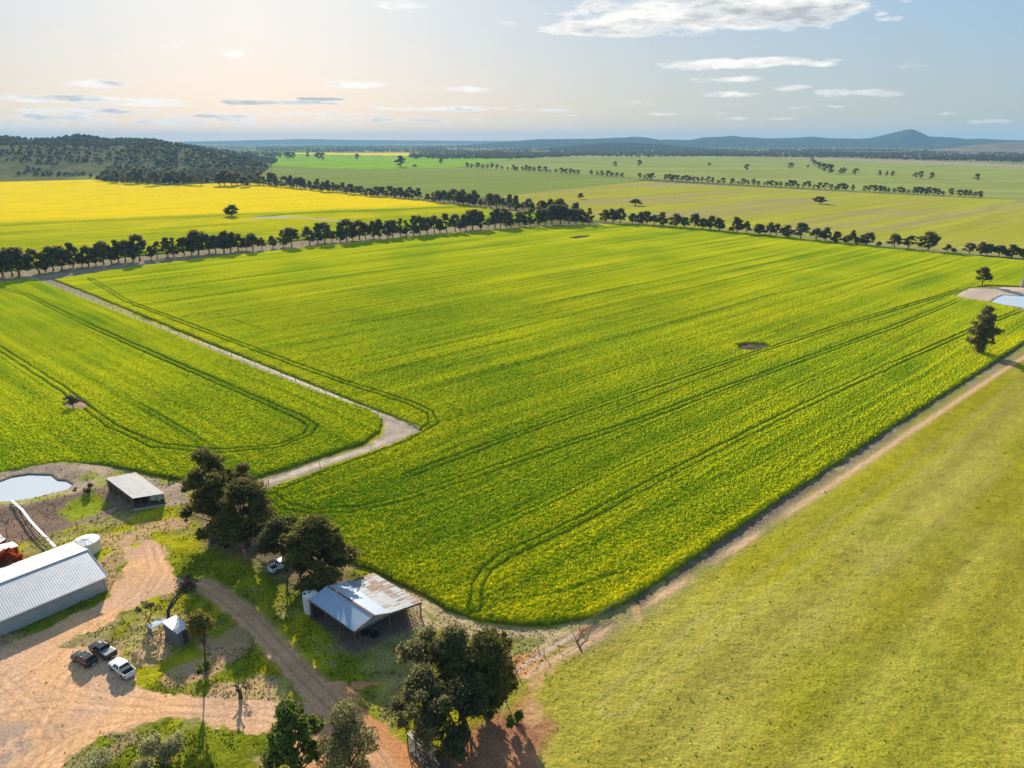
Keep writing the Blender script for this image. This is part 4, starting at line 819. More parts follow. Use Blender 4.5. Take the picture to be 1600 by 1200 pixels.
# open-fronted shed with blue-grey gable and rusty lean-to
def open_shed():
    o = empty('farm_shed'); Z1, ZR, ZK, Z2 = 4.2, 5.75, 4.55, 3.3
    P0, P1 = at(483, 937, Z1), at(554, 987, Z1); R0, R1 = at(511, 915, ZR), at(585, 962, ZR); K0, K1 = at(542, 909, ZK), at(610, 958, ZK); Q0, Q1 = at(584, 895, Z2), at(659, 941, Z2)
    rnd = random.Random(3)
    rf = MB(); rf.sheet(P0, P1, R1, R0, .3, .02); solid_roof(rf, *[sub(p, (0, 0, .05)) for p in (P0, P1, R1, R0)]); rf.build('roof', M['blueroof'], o)
    rf = MB(); rf.sheet(R0, R1, K1, K0, .3, .02); solid_roof(rf, *[sub(p, (0, 0, .05)) for p in (R0, R1, K1, K0)]); rf.build('roof', M['blueroof'], o)
    cells = {}
    def cf(u, t):
        key = (int(u * 44), int(t * 3.999)); 
        if key not in cells:
            pr = .62 if t > .5 else (.34 if t > .24 else .10)
            if u > .78: pr *= .75
            nz = float(vn(np.array([u * 7.0]), np.array([int(t * 3.999) * 3.7]), 5)[0]); pr = .92 if nz < pr * .95 else .07
            cells[key] = rnd.choice([(.19, .095, .06), (.23, .12, .08), (.16, .09, .07), (.30, .20, .15)]) if rnd.random() < pr else rnd.choice([(.40, .43, .47), (.36, .39, .43), (.44, .46, .49), (.33, .35, .38)])
        return cells[key]
    rf = MB(); rf.sheet(K0, K1, Q1, Q0, .28, .02, colf=cf, rows=8); rf.build('roof', M['oldroof'], o, False)['label'] = 'patchwork rusty lean-to roof'
    sb_ = MB(); solid_roof(sb_, *[sub(p, (0, 0, .06)) for p in (K0, K1, Q1, Q0)]); sb_.build('roof_underside', M['oldroof'], o)
    # gable infill at the front end
    gi = MB(); dz = (0, 0, -.05); gi.sheet(add(P1, dz), add(K1, dz), add(lerp(K1, R1, .98), dz), add(lerp(P1, R1, .98), dz), .3, .02); gi.q(add(P1, (0, 0, -.3)), add(K1, (0, 0, -.3)), add(K1, dz), add(P1, dz)); gi.build('gable', M['blueroof'], o)
    rc = MB(); rc.bar(add(R0, (0, 0, .05)), add(R1, (0, 0, .05)), .32, .05); rc.bar(add(P1, (0, 0, .05)), add(R1, (0, 0, .06)), .2, .06); rc.bar(add(R1, (0, 0, .05)), add(K1, (0, 0, .05)), .2, .06); rc.build('ridge_cap', M['rust'], o)
    # posts
    for a, b, ks in ((P0, P1, (.0, .34, .67, 1)), (Q0, Q1, (0, .34, .67, 1)), (K0, K1, (0, .5, 1))):
        for k in ks:
            p = lerp(a, b, k * .97 + .015); c = lerp(lerp(P0, P1, .5), lerp(Q0, Q1, .5), .5); p = lerp(p, (c[0], c[1], p[2]), .02)
            MB().bar((p[0], p[1], -.2), (p[0], p[1], p[2] - .1), .2).build('post', M['timber'], o)
    bm_ = MB()
    for a, b in ((P0, P1), (P1, K1), (K1, Q1), (K0, K1), (Q0, Q1), (P0, K0), (K0, Q0)): bm_.bar(add(a, (0, 0, -.2)), add(b, (0, 0, -.2)), .14, .22)
    bm_.build('beam', M['timber'], o)
    # back wall (far side) and right side wall with gaps
    w = MB(); f = lambda p: (p[0], p[1])
    wall_panels(w, f(K0), f(Q0), 0, ZK - .3, Z2 - .3); wall_panels(w, f(P0), f(R0), .0, Z1 - .3, ZR - .3); wall_panels(w, f(R0), f(K0), 0, ZR - .3, ZK - .3); w.build('wall', M['darkwall'], o)
    w = MB(); wall_panels(w, f(lerp(Q0, Q1, 0)), f(lerp(Q0, Q1, .62)), 0, Z2 - .2); w.build('wall', M['darkwall'], o)
    gr = MB(); a, b = lerp(Q0, Q1, .64), lerp(Q0, Q1, .985)
    for k in range(6): z = .3 + k * .5; gr.bar((a[0], a[1], z), (b[0], b[1], z), .06)
    for k in range(5): p = lerp(a, b, k / 4); gr.bar((p[0], p[1], 0), (p[0], p[1], 3.0), .07)
    gr.build('girts', M['greytimber'], o)
    tag(o, 'open-fronted shed with blue-grey gable and patchwork rusty lean-to roof', 'shed')
    # things stored inside
    def tyre(x, y, rz, lab):
        X, Y, _ = at(x, y); t = MB(); t.lathe([(.38, -.2), (.72, -.22), (.8, -.12), (.8, .12), (.72, .22), (.38, .2), (.36, 0)], n=24)
        q = t.build('tractor_tyre', M['rubber'], smooth=True); q.location = (X, Y, .25); q.rotation_euler = (rz, 0, .4); tag(q, lab, 'tyre')
    tyre(571, 990, .15, 'worn tractor tyre lying under the eave near the shed gable'); tyre(586, 993, .0, 'tractor tyre lying flat on the shed floor further in')
    X, Y, _ = at(545, 985); e = empty('fuel_drum', (X, Y, 0)); MB().lathe([(.28, 0), (.29, .02), (.29, .3), (.3, .31), (.29, .33), (.29, .6), (.3, .61), (.29, .63), (.29, .88), (.27, .88)]).build('barrel', M['rust'], e, True); MB().lathe([(.05, .87), (.05, .92)], (.14, 0, 0), 8).build('cap', M['steel'], e); tag(e, 'rusty fuel drum standing inside the open shed', 'drum')
open_shed()

# skillion shed near the pond
def skillion():
    o = empty('farm_shed'); zb, zf = 3.5, 2.8
    A, B, Cc, D = at(164.5, 747, zb), at(212, 738, zb), at(257, 771, zf), at(207, 779, zf); rnd = random.Random(8)
    def cf(u, t): 
        k = (int(u * 12), int(t * 3)); r_ = random.Random(hash(k) & 0xffff).random(); return (.26, .17, .13) if (t > .82 and u > .75) else ((.25, .275, .31) if r_ < .6 else (.215, .24, .275))
    rf = MB(); rf.sheet(D, Cc, B, A, .3, .02, colf=cf, rows=7); rf.build('roof', M['oldroof'], o)
    s_ = MB(); solid_roof(s_, *[sub(p, (0, 0, .05)) for p in (D, Cc, B, A)]); s_.build('roof_underside', M['timber'], o)
    g = lambda p: (p[0], p[1]); ins = lambda p: lerp(p, lerp(lerp(A, Cc, .5), lerp(B, D, .5), .5), .05)
    a, b, c, d = map(g, map(ins, (A, B, Cc, D)))
    w = MB(); wall_panels(w, a, d, .9, zb - .15, zf - .1, .3); w.build('wall', M['darkwall'], o)
    w = MB(); wall_panels(w, a, b, 0, zb - .15, None, .3); wall_panels(w, b, c, 0, zb - .15, zf - .1, .3); w.build('wall', M['darkwall'], o)
    w = MB(); m_ = lerp((*d, 0), (*c, 0), .55); wall_panels(w, g(m_), c, 1.3, zf - .1, None, .3); w.build('wall', M['blueroof'], o)['label'] = 'pale blue sheet panel under the eave'
    w = MB(); wall_panels(w, d, c, 0, .9, None, .3, .03); w.build('wall', M['darkwall'], o)
    for k in range(5): p = lerp((*d, 0), (*c, 0), k / 4); MB().bar((p[0], p[1], -.1), (p[0], p[1], zf - .08), .14).build('post', M['timber'], o)
    for k in range(5): p = lerp((*a, 0), (*d, 0), k / 4 * .98); MB().bar((p[0] - .12, p[1] - .1, -.1), (p[0] - .12, p[1] - .1, zb - .25 - (zb - zf) * k / 4), .12).build('post', M['greytimber'], o)
    sl = MB(); q1, q2 = (*d, .06), (*c, .06); nrm_ = (.0, -.9, 0); sl.hexa([add(add(q1, nrm_), (0, 0, -.3)), add(add(q2, nrm_), (0, 0, -.3)), add(q2, (0, 0, -.3)), add(q1, (0, 0, -.3))], [add(q1, nrm_), add(q2, nrm_), q2, q1]); sl.build('slab', M['concrete'], o)
    tag(o, 'small skillion-roofed shed with dark walls between the pond and the trees', 'shed')
skillion()

# tin hut with lean-to
def hut():
    o = empty('tin_hut'); z1, z2 = 3.1, 2.9
    A, B, Cc, D = at(252, 972, z1), at(274, 961, z1 + .1), at(297, 977, z2), at(277, 991, z2)
    rf = MB(); rf.sheet(D, Cc, B, A, .3, .025); rf.build('roof', M['galv'], o); s_ = MB(); solid_roof(s_, *[sub(p, (0, 0, .04)) for p in (D, Cc, B, A)]); s_.build('roof_underside', M['timber'], o)
    ins = lambda p: lerp(p, lerp(lerp(A, Cc, .5), lerp(B, D, .5), .5), .1); a, b, c, d = [ins(p) for p in (A, B, Cc, D)]
    for nm, (p, q, n) in enumerate(((a, d, 9), (d, c, 5), (b, c, 7), (a, b, 7))):
        w = MB()
        for k in range(n):
            if nm == 1 and k in (2, 3): continue
            s0, s1 = lerp(p, q, k / n), lerp(p, q, (k + .68) / n); zt = p[2] + (q[2] - p[2]) * k / n - .15
            w.hexa([(s0[0], s0[1], 0), (s1[0], s1[1], 0), (s1[0] + .04, s1[1] + .04, 0), (s0[0] + .04, s0[1] + .04, 0)], [(s0[0], s0[1], zt), (s1[0], s1[1], zt), (s1[0] + .04, s1[1] + .04, zt), (s0[0] + .04, s0[1] + .04, zt)])
        w.build('wall', M['greytimber'], o)
    dr = MB(); p, q = lerp(d, c, .42), lerp(d, c, .76); dr.hexa([(p[0], p[1] + .1, 0), (q[0], q[1] + .1, 0), (q[0], q[1] + .15, 0), (p[0], p[1] + .15, 0)], [(p[0], p[1] + .1, 2.2), (q[0], q[1] + .1, 2.2), (q[0], q[1] + .15, 2.2), (p[0], p[1] + .15, 2.2)]); dr.build('door', M['darkwall'], o)
    E_, F_, G_, H_ = at(230, 977, 2.3), at(246, 969, 2.4), at(256, 972, 2.7), at(236, 983, 2.3)
    lr = MB(); lr.sheet(E_, H_, G_, F_, .3, .025); lr.build('lean_to_roof', M['blueroof'], o)
    lr = MB(); a1 = at(243, 966, 2.6); lr.sheet(F_, G_, at(260, 966, 2.8), a1, .3, .02); lr.build('lean_to_roof', M['hide'], o)
    ex = MB(); ex.sheet(at(290, 984, 2.7), at(303, 978, 2.7), at(301, 976, 2.7), at(289, 981, 2.75), .3, .02); ex.build('awning', M['white'], o)
    for p in (E_, H_, lerp(H_, G_, .6), at(279, 991, 2.8)): MB().bar((p[0], p[1], 0), (p[0], p[1], p[2] - .05), .12).build('post', M['greytimber'], o)
    w = MB()
    for k in range(5):
        s0, s1 = lerp(E_, H_, k / 5), lerp(E_, H_, (k + .8) / 5); w.bar((s0[0], s0[1], .7), (s0[0], s0[1], 2.1), .22, .04)
    w.bar(V3(H_, 1.0), V3(lerp(H_, G_, .5), 1.0), .05, .3); w.bar(V3(H_, 1.5), V3(lerp(H_, G_, .5), 1.5), .05, .25); w.build('lean_to_wall', M['greytimber'], o)
    tag(o, 'tumbledown tin-roofed slab hut with a broken lean-to on the grass island', 'hut')
hut()
rnd0 = random.Random(5)
for i, (x, y, l) in enumerate(((250, 1003, 2.6), (262, 1008, 2.0), (258, 998, 1.5), (270, 1002, 1.8))):
    X, Y, _ = at(x, y); a = rnd0.uniform(-.6, .8); t = MB(); t.bar((0, 0, .12 + .03 * i), (math.cos(a) * l, math.sin(a) * l, .2 + .03 * i), .2, .08); q = t.build('plank', M['greytimber'] if i != 2 else M['rust']); q.location = (X, Y, 0); tag(q, ['longest grey plank lying in front of the tin hut', 'grey plank lying nearest the hut post', 'rusty iron strip lying by the hut lean-to', 'short grey plank under the hut wall'][i], 'plank')

# water tanks
def tank(x0, x1, yb, ytop, name, mt, label, xr=None):
    xm = (x0 + x1) / 2; X, Y, _ = at(xm, yb); r = (x1 - x0) / 2 * depth(X, Y) / F; h = hgt(X, Y + r, ytop) * .94; Y += r * .55
    o = empty(name, (X, Y, 0)); prof = [(r * .98, -.1), (r, .05)]
    n = 9
    for k in range(n): z = .1 + (h - .3) * k / n; prof += [(r, z), (r * 1.008, z + (h - .3) / n * .5)]
    prof += [(r, h - .2), (r * .97, h - .06)]; MB().lathe(prof, n=48).build('tank_wall', mt, o, True)
    t = MB(); ns = 36; i0 = 0
    for k in range(ns):
        a0, a1, a2 = [2 * math.pi * (k + q) / ns for q in (0, .5, 1)]; pc = lambda a, rr_, z: (rr_ * math.cos(a), rr_ * math.sin(a), z)
        up = .10 if k % 3 == 0 else 0.0
        t.q(pc(a0, r * .97, h - .06), pc(a1, r * .97, h - .06 + up * .5), pc(a1, r * .16, h + r * .13 + up * .5), pc(a0, r * .16, h + r * .13)); t.q(pc(a1, r * .97, h - .06 + up * .5), pc(a2, r * .97, h - .06), pc(a2, r * .16, h + r * .13), pc(a1, r * .16, h + r * .13 + up * .5))
    t.build('tank_roof', M['white'], o); MB().lathe([(r * .17, h + r * .11), (r * .17, h + r * .15), (r * .1, h + r * .17)], n=20).build('hatch', M['white'], o)
    MB().lathe([(.28, h - .02), (.28, h + .1), (.2, h + .12)], (-r * .62, -r * .3, 0), 16).build('inlet', M['plastic'], o)
    tag(o, label, 'water tank')
tank(113, 151, 866, 838, 'water_tank', M['cream'], 'squat cream water tank behind the long pale shed')
tank(474, 497, 958, 921, 'water_tank', M['white'], 'white water tank beside the open shed under the trees')

# red sheds at the left edge
def red_shed(px, label):
    o = empty('red_shed'); z = 2.6; A, B, Cc, D = [at(*p, z) for p in px]
    rf = MB(); rf.sheet(D, Cc, B, A, .5, .02); rf.build('roof', M['white'], o); s_ = MB(); solid_roof(s_, *[sub(p, (0, 0, .04)) for p in (D, Cc, B, A)]); s_.build('eaves', M['white'], o)
    ins = lambda p: lerp(p, lerp(lerp(A, Cc, .5), lerp(B, D, .5), .5), .06); q = [ins(p) for p in (A, B, Cc, D)]; w = MB()
    for i in range(4): wall_panels(w, q[i][:2], q[(i + 1) % 4][:2], 0, z - .12, None, .3)
    w.build('wall', M['redwall'], o)
    wd = MB(); a, b = lerp(q[3], q[2], .55), lerp(q[3], q[2], .75); wd.hexa([(a[0], a[1] - .06, 1), (b[0], b[1] - .06, 1), (b[0], b[1] + .02, 1), (a[0], a[1] + .02, 1)], [(a[0], a[1] - .06, 1.8), (b[0], b[1] - .06, 1.8), (b[0], b[1] + .02, 1.8), (a[0], a[1] + .02, 1.8)]); wd.build('window', M['glass'], o)
    tag(o, label, 'shed')
red_shed([(-40, 838), (-14, 824), (9, 842), (-16, 858)], 'small red-walled shed with white roof at the left edge, rear one')
red_shed([(-40, 860), (20, 846), (29, 853), (-32, 872)], 'low red shed with a white roof beside the red-leaved bush')

# white rail fence, wire fences
def rail_fence(pts, label):
    o = empty('rail_fence', at(*pts[0])); o0 = o.location.copy(); W_ = [at(*p) for p in pts]; rl = MB(); off = lambda p, z: (p[0] - o0.x, p[1] - o0.y, z)
    for a, b in zip(W_[:-1], W_[1:]):
        n = max(1, int(math.dist(a, b) / 2.6))
        d = nrm(sub(b, a)); s = (-d[1] * .22, d[0] * .22, 0)
        for z in (.55, 1.05): rl.bar(off(a, z), off(b, z), .05, .16)
        rl.bar(off(add(a, mul(s, .6)), 1.22), off(add(b, mul(s, .6)), 1.22), .28, .05); rl.bar(off(sub(a, mul(s, .6)), 1.22), off(sub(b, mul(s, .6)), 1.2), .24, .05)
        for k in range(n + 1): p = off(lerp(a, b, k / n), 0); MB().bar(p, (p[0], p[1], 1.2), .16).build('post', M['white'], o)
    rl.build('rail', M['white'], o); tag(o, label, 'fence')
rail_fence([(20, 789), (36, 803), (50, 822), (62, 835), (88, 862)], 'broad white rail fence running from the pond to the long shed')
def wire_fence(pts, gap, label, hh=1.15, mt='timber', nmax=90):
    W_ = [at(*p) for p in pts]; o = empty('wire_fence', W_[0]); o0 = W_[0]; wr = MB(); off = lambda p, z: (p[0] - o0[0], p[1] - o0[1], z); cnt = 0; pm_ = None
    for a, b in zip(W_[:-1], W_[1:]):
        n = max(1, int(math.dist(a, b) / gap))
        for z in (.35, .7, 1.05): wr.bar(off(a, z), off(b, z), .02)
        for k in range(n + (b is W_[-1])):
            if cnt >= nmax: break
            p = off(lerp(a, b, k / n), 0); cnt += 1
            if pm_ is None: q = MB().bar((0, 0, -.1), (0, 0, hh), .13).build('post', M[mt], o); pm_ = q
            else: q = pm_.copy(); C.objects.link(q)
            q.location = p
    wr.build('wire', M['wire'], o); tag(o, label, 'fence')
wire_fence([(0, 851), (70, 834), (120, 822), (185, 799), (207, 793)], 3.5, 'wire fence along the near side of the brown pen')
wire_fence([(0, 790), (36, 797), (102, 780), (165, 764)], 3.5, 'wire fence between the brown pen and the pond bank')
wire_fence([(66, 439), (200, 492), (400, 571), (560, 636), (656, 672)], 9, 'thin wire fence beside the pale track between the canola fields')
wire_fence([(656, 672), (580, 703), (500, 729), (420, 757)], 9, 'wire fence from the track corner down to the dark trees')
wire_fence([(-20, 441), (150, 421), (300, 405), (480, 386), (700, 364), (840, 354), (985, 350)], 14, 'long wire fence at the foot of the left windbreak')
wire_fence([(985, 350), (1200, 369), (1400, 388), (1620, 409)], 12, 'long wire fence at the foot of the right windbreak')
wire_fence([(806, 1048), (850, 1022), (905, 984), (1000, 925)], 6, 'wire fence from the tree clump to the canola corner')
wire_fence([(700, 1208), (760, 1180), (792, 1100)], 5, 'short wire fence behind the tree clump')

# steel stock crate at the bottom
def stock_crate():
    B0 = at(646, 1190); o = empty('stock_crate', B0); T = at(636, 1147, 3.0); T2 = at(686, 1196, 3.0); d = nrm((T2[0] - T[0], T2[1] - T[1], 0)); n = (d[1], -d[0], 0)
    if n[0] < 0: n = mul(n, -1)
    L, Wd, h = 7.5, 1.5, 3.0; o.location = (T[0], T[1], 0)
    P = lambda s, t, z: (d[0] * s + n[0] * t, d[1] * s + n[1] * t, z)
    for t in (0, Wd):
        r = MB()
        for k in range(8): z = .35 + k * (h - .35) / 7; r.bar(P(0, t, z), P(L, t, z), .07, .12)
        r.build('side_rails', M['steel'], o)
        for k in range(5): MB().bar(P(L * k / 4, t, -.1), P(L * k / 4, t, h + .1), .12).build('post', M['steel'], o)
    r = MB()
    for k in range(6): t = Wd * (k + .2) / 6; r.bar(P(0, t, h + .08), P(L * .8, t, h + .08), .10, .05)
    r.build('top_rails', M['galv'], o)
    r = MB(); 
    for k in range(6): z = .35 + k * .5; r.bar(P(0, .06, z), P(0, Wd - .06, z), .06, .10)
    r.build('gate', M['steel'], o)
    f = MB(); f.hexa([P(.05, .1, .1), P(L, .1, .1), P(L, Wd - .1, .1), P(.05, Wd - .1, .1)], [P(.05, .1, .3), P(L, .1, .5), P(L, Wd - .1, .5), P(.05, Wd - .1, .3)]); f.build('floor', M['timber'], o)
    tag(o, 'tall dark steel stock crate with top rails at the bottom edge', 'stock crate')
stock_crate()
# junk under the trees
def sheeted(x, y, w, l, h, lab, mt, rz):
    X, Y, _ = at(x, y); e = empty('farm_trailer', (X, Y, 0), rz); b = MB(); b.hexa([(-l / 2, -w / 2, .5), (l / 2, -w / 2, .5), (l / 2, w / 2, .5), (-l / 2, w / 2, .5)], [(-l / 2 + .1, -w / 2 + .08, h), (l / 2 - .1, -w / 2 + .08, h), (l / 2 - .1, w / 2 - .08, h), (-l / 2 + .1, w / 2 - .08, h)]); b.build('box', mt, e, bevel=.06)
    for sx in (-1, 1):
        for sy in (-1, 1):
            k = MB().lathe([(.1, -.1), (.34, -.1), (.36, 0), (.34, .1), (.1, .1)], (sx * l * .28, sy * (w / 2 + .02), .36), 18, 'y'); k.build('wheel', M['rubber'], e, True)
    MB().bar((l / 2, 0, .5), (l / 2 + 1.1, 0, .45), .08).build('drawbar', M['steel'], e); MB().box(-l / 2 - .01, -l / 2 + .02, -w / 2 + .2, w / 2 - .2, .7, h - .3).build('rear_panel', M['glass'], e)
    tag(e, lab, 'trailer')
sheeted(331, 826, 1.6, 2.8, 1.3, 'faded pinkish trailer under the tallest dark tree', M['concrete'], .5); sheeted(341, 834, 1.5, 2.4, 1.2, 'second faded trailer just right of the first beneath the trees', M['hide'], .4)
for i, (x, y, lab) in enumerate(((346, 853, 'left yellow wheel rim half in the tree shade'), (355, 856, 'right yellow wheel rim half in the tree shade'))):
    X, Y, _ = at(x, y); e = empty('machine_wheel', (X, Y, .45)); e.rotation_euler = (.5, .2, i * .7)
    MB().lathe([(.42, -.14), (.62, -.16), (.66, 0), (.62, .16), (.42, .14)], n=24, axis='y').build('tyre', M['rubber'], e, True); MB().lathe([(.08, -.1), (.40, -.12), (.43, 0), (.40, .12), (.08, .1)], n=24, axis='y').build('rim', M['yellow'], e, True); tag(e, lab, 'wheel')
X, Y, _ = at(412, 856); t = MB(); rj = random.Random(2)
for k in range(4):
    a = rj.uniform(0, 3); x0, y0 = rj.uniform(-1, 1), rj.uniform(-.8, .8); t.sheet((x0, y0, .15 + .07 * k), (x0 + 2.2 * math.cos(a), y0 + 2.2 * math.sin(a), .18 + .09 * k), (x0 + 2.2 * math.cos(a) - .8 * math.sin(a), y0 + 2.2 * math.sin(a) + .8 * math.cos(a), .22 + .08 * k), (x0 - .8 * math.sin(a), y0 + .8 * math.cos(a), .15 + .07 * k), .3, .02)
q = t.build('scrap_sheets', M['greytimber']); q.location = (X, Y, 0); tag(q, 'heap of loose pale roofing sheets between the two tree clumps', 'scrap heap')
# dam pump mast
X, Y, _ = at(1596, 449); e = empty('dam_post', (X, Y, 0)); MB().lathe([(.9, -.2), (.8, 1.2), (.55, 3.4), (.5, 5.2), (.1, 5.4)], n=16).build('stack', M['concrete'], e, True); MB().tube([(0, 0, 5), (0, 0, 9)], .12, 8).build('mast', M['greytimber'], e); tag(e, 'pale upright stack on the far bank of the right dam', 'post')
p1, p2 = at(1592, 480), at(1594, 463); t = MB().tube([(p1[0], p1[1], -.3), (p2[0], p2[1], -.3)], .12, 8); tag(t.build('pipe', M['rust']), 'thin brown pipe crossing the water of the right dam', 'pipe')

# ------------------------------------------------------------ vehicles (x forward, metres)
def loft(secs):
    """secs: list of (x, [(y,z)...]) with half profiles from bottom centre to top centre"""
    mb = MB(); rings = []
    for x, prof in secs:
        pts = [(x, y, z) for y, z in prof] + [(x, -y, z) for y, z in reversed(prof)]; rings.append(pts)
    n = len(rings[0]); 
    for r in rings: mb.v += r
    for k in range(len(rings) - 1):
        for j in range(n):
            a = k * n + j; b = k * n + (j + 1) % n; mb.f.append((a, b, b + n, a + n)); mb.c.append((1, 1, 1))
    mb.f.append(tuple(range(n))[::-1]); mb.f.append(tuple((len(rings) - 1) * n + j for j in range(n))); mb.c += [(1, 1, 1)] * 2
    return mb
def vehicle(name, px, heading_px, kind, paint, label, cat):
    X, Y, _ = at(*px); a, b = at(*heading_px[0]), at(*heading_px[1]); hd = math.atan2(b[1] - a[1], b[0] - a[0]); o = empty(name, (X, Y, 0), hd)
    L, W = (5.35, 1.90) if kind != 'wagon' else (4.75, 1.86); w = W / 2; x1 = L / 2; x0 = -L / 2; zb = .38; belt = 1.10
    def pr(hw, z0, zt, cr=.0): return [(hw * .86, z0), (hw, z0 + .16), (hw, zt - .22), (hw * .95, zt - .06), (hw * .55, zt + cr), (0.001, zt + cr + .02)]
    if kind == 'wagon': secs = [(x1, pr(w * .80, .45, .82)), (x1 - .12, pr(w * .92, .36, .92, .02)), (x1 - .5, pr(w, zb, .98, .03)), (x1 - 1.3, pr(w, zb, 1.06, .03)), (.2, pr(w, zb, belt)), (x0 + .5, pr(w, zb, belt + .02)), (x0 + .08, pr(w * .95, .42, belt)), (x0, pr(w * .88, .48, 1.0))]
    else: secs = [(x1, pr(w * .82, .5, .92)), (x1 - .12, pr(w * .94, .42, 1.04, .02)), (x1 - .5, pr(w, .45, 1.12, .04)), (x1 - 1.35, pr(w, .45, 1.18, .04)), (.2, pr(w, .45, 1.2)), (x0 + 1.72, pr(w, .45, 1.2))]
    loft(secs).build('body', paint, o, bevel=.03)
    cx0, cx1 = (x0 + .18, x1 - 1.35) if kind == 'wagon' else (x0 + 1.72, x1 - 1.45); zt = 1.68 if kind == 'wagon' else 1.82; zc = 1.07 if kind == 'wagon' else 1.17; tb_ = .35 if kind == 'wagon' else .18; tf = .85
    # glasshouse: dark glass volume with painted roof and pillars
    gb = [(cx1, w * .9, zc), (cx1, -w * .9, zc), (cx0, -w * .93, zc), (cx0, w * .93, zc)]; gt_ = [(cx1 - tf, w * .74, zt - .05), (cx1 - tf, -w * .74, zt - .05), (cx0 + tb_, -w * .76, zt - .05), (cx0 + tb_, w * .76, zt - .05)]
    MB().hexa(gb, gt_).build('glasshouse', M['glass'], o)
    rf = MB(); rp = [(cx1 - tf + .03, w * .76), (cx1 - tf + .06, -w * .76), (cx0 + tb_ - .05, -w * .78), (cx0 + tb_ - .05, w * .78)]; rp[0] = (rp[1][0], w * .76)
    rf.hexa([(x, y, zt - .07) for x, y in rp], [(x * .97 + .0, y * .9, zt + .02) for x, y in rp]); rf.build('roof', paint, o, bevel=.03)
    pl = MB(); xm = (cx0 + cx1) / 2 - (.15 if kind != 'wagon' else -.1)
    for s in (-1, 1):
        pl.bar((cx1 + .02, s * w * .905, zc - .02), (cx1 - tf, s * w * .76, zt - .05), .09, .08); pl.bar((cx0 + .02, s * w * .94, zc - .02), (cx0 + tb_, s * w * .775, zt - .05), .16, .08); pl.bar((xm, s * w * .925, zc), (xm - .05, s * w * .772, zt - .05), .10, .05)
        if kind == 'wagon': pl.bar((cx0 + .95, s * w * .93, zc), (cx0 + .95, s * w * .775, zt - .05), .10, .05)
    pl.build('pillars', paint, o)
    if kind != 'wagon':       # tray
        t = MB(); bx0, bx1 = x0 + .06, x0 + 1.74
        for s in (-1, 1): t.box(bx0, bx1, min(s * w, s * (w - .10)), max(s * w, s * (w - .10)), .48, 1.22)
        t.box(bx1 - .02, bx1 + .06, -w + .1, w - .1, .6, 1.24); t.build('tray', paint, o, bevel=.025)
        MB().box(bx0 + .05, bx1 - .02, -w + .1, w - .1, .55, .72).build('tray_floor', M['tray'], o)
        MB().box(x0 + .0, x0 + .09, -w + .04, w - .04, .56, 1.21).build('tailgate', paint, o, bevel=.02)
        MB().box(x0 - .012, x0, -.18, .18, 1.02, 1.09).build('handle', M['plastic'], o)
        if kind == 'cover': MB().hexa([(bx0 + .02, -w + .03, 1.20), (bx1, -w + .03, 1.20), (bx1, w - .03, 1.20), (bx0 + .02, w - .03, 1.20)], [(bx0 + .06, -w + .1, 1.27), (bx1, -w + .1, 1.27), (bx1, w - .1, 1.27), (bx0 + .06, w - .1, 1.27)]).build('tonneau_cover', mat('tonneau', (.30, .32, .35), .28, .3), o, bevel=.02)
        else:
            sbm = MB(); 
            for s in (-1, 1): sbm.tube([(bx1 - .05, s * (w - .12), 1.2), (bx1 - .12, s * (w - .2), 1.62)], .035, 8)
            sbm.tube([(bx1 - .12, w - .2, 1.62), (bx1 - .12, -w + .2, 1.62)], .035, 8); sbm.build('sports_bar', M['plastic'], o)
        bump_r = MB().box(x0 - .14, x0 + .02, -w * .88, w * .88, .42, .60); bump_r.build('rear_bumper', M['chrome'] if kind == 'tray' else M['plastic'], o, bevel=.03)
    else:
        rr_ = MB()
        for s in (-1, 1): rr_.tube([(cx1 - tf - .1, s * w * .68, zt + .03), (cx1 - tf - .2, s * w * .68, zt + .1), (cx0 + .55, s * w * .68, zt + .1), (cx0 + .45, s * w * .68, zt + .03)], .025, 6)
        for x in (.35, -.9): rr_.bar((x, w * .68, zt + .11), (x, -w * .68, zt + .11), .07, .03)
        rr_.build('roof_rack', M['chrome'], o); MB().box(x0 - .03, x0 + .02, -w * .86, w * .86, .45, .66).build('rear_bumper', M['plastic'], o, bevel=.02)
    MB().box(x1 - .1, x1 + .05, -w * .80, w * .80, .40, .62).build('front_bumper', M['plastic'], o, bevel=.03)
    MB().box(x1 - .02, x1 + .03, -w * .42, w * .42, .66, .86).build('grille', M['plastic'], o)
    MB().box(x0 - .16, x0 - .145, -.25, .25, .45, .57).build('number_plate', M['white'], o)
    for s in (-1, 1):
        MB().hexa([(x1 - .25, s * w * .93, .72), (x1 - .01, s * w * .52, .72), (x1 - .02, s * w * .52, .88), (x1 - .27, s * w * .93, .9)], [(x1 - .22, s * w * .985, .72), (x1 + .02, s * w * .52, .72), (x1 + .01, s * w * .52, .88), (x1 - .24, s * w * .985, .9)]).build('headlight', M['lamp'], o)
        MB().box(x0 - .015, x0 + .14, min(s * w * 1.005, s * w * .86), max(s * w * 1.005, s * w * .86), .72, 1.08).build('tail_light', M['tail'], o, bevel=.01)
        MB().box(cx1 - .35, cx1 - .18, min(s * w * .95, s * w * 1.17), max(s * w * .95, s * w * 1.17), zc + .02, zc + .2).build('mirror', paint, o, bevel=.03)
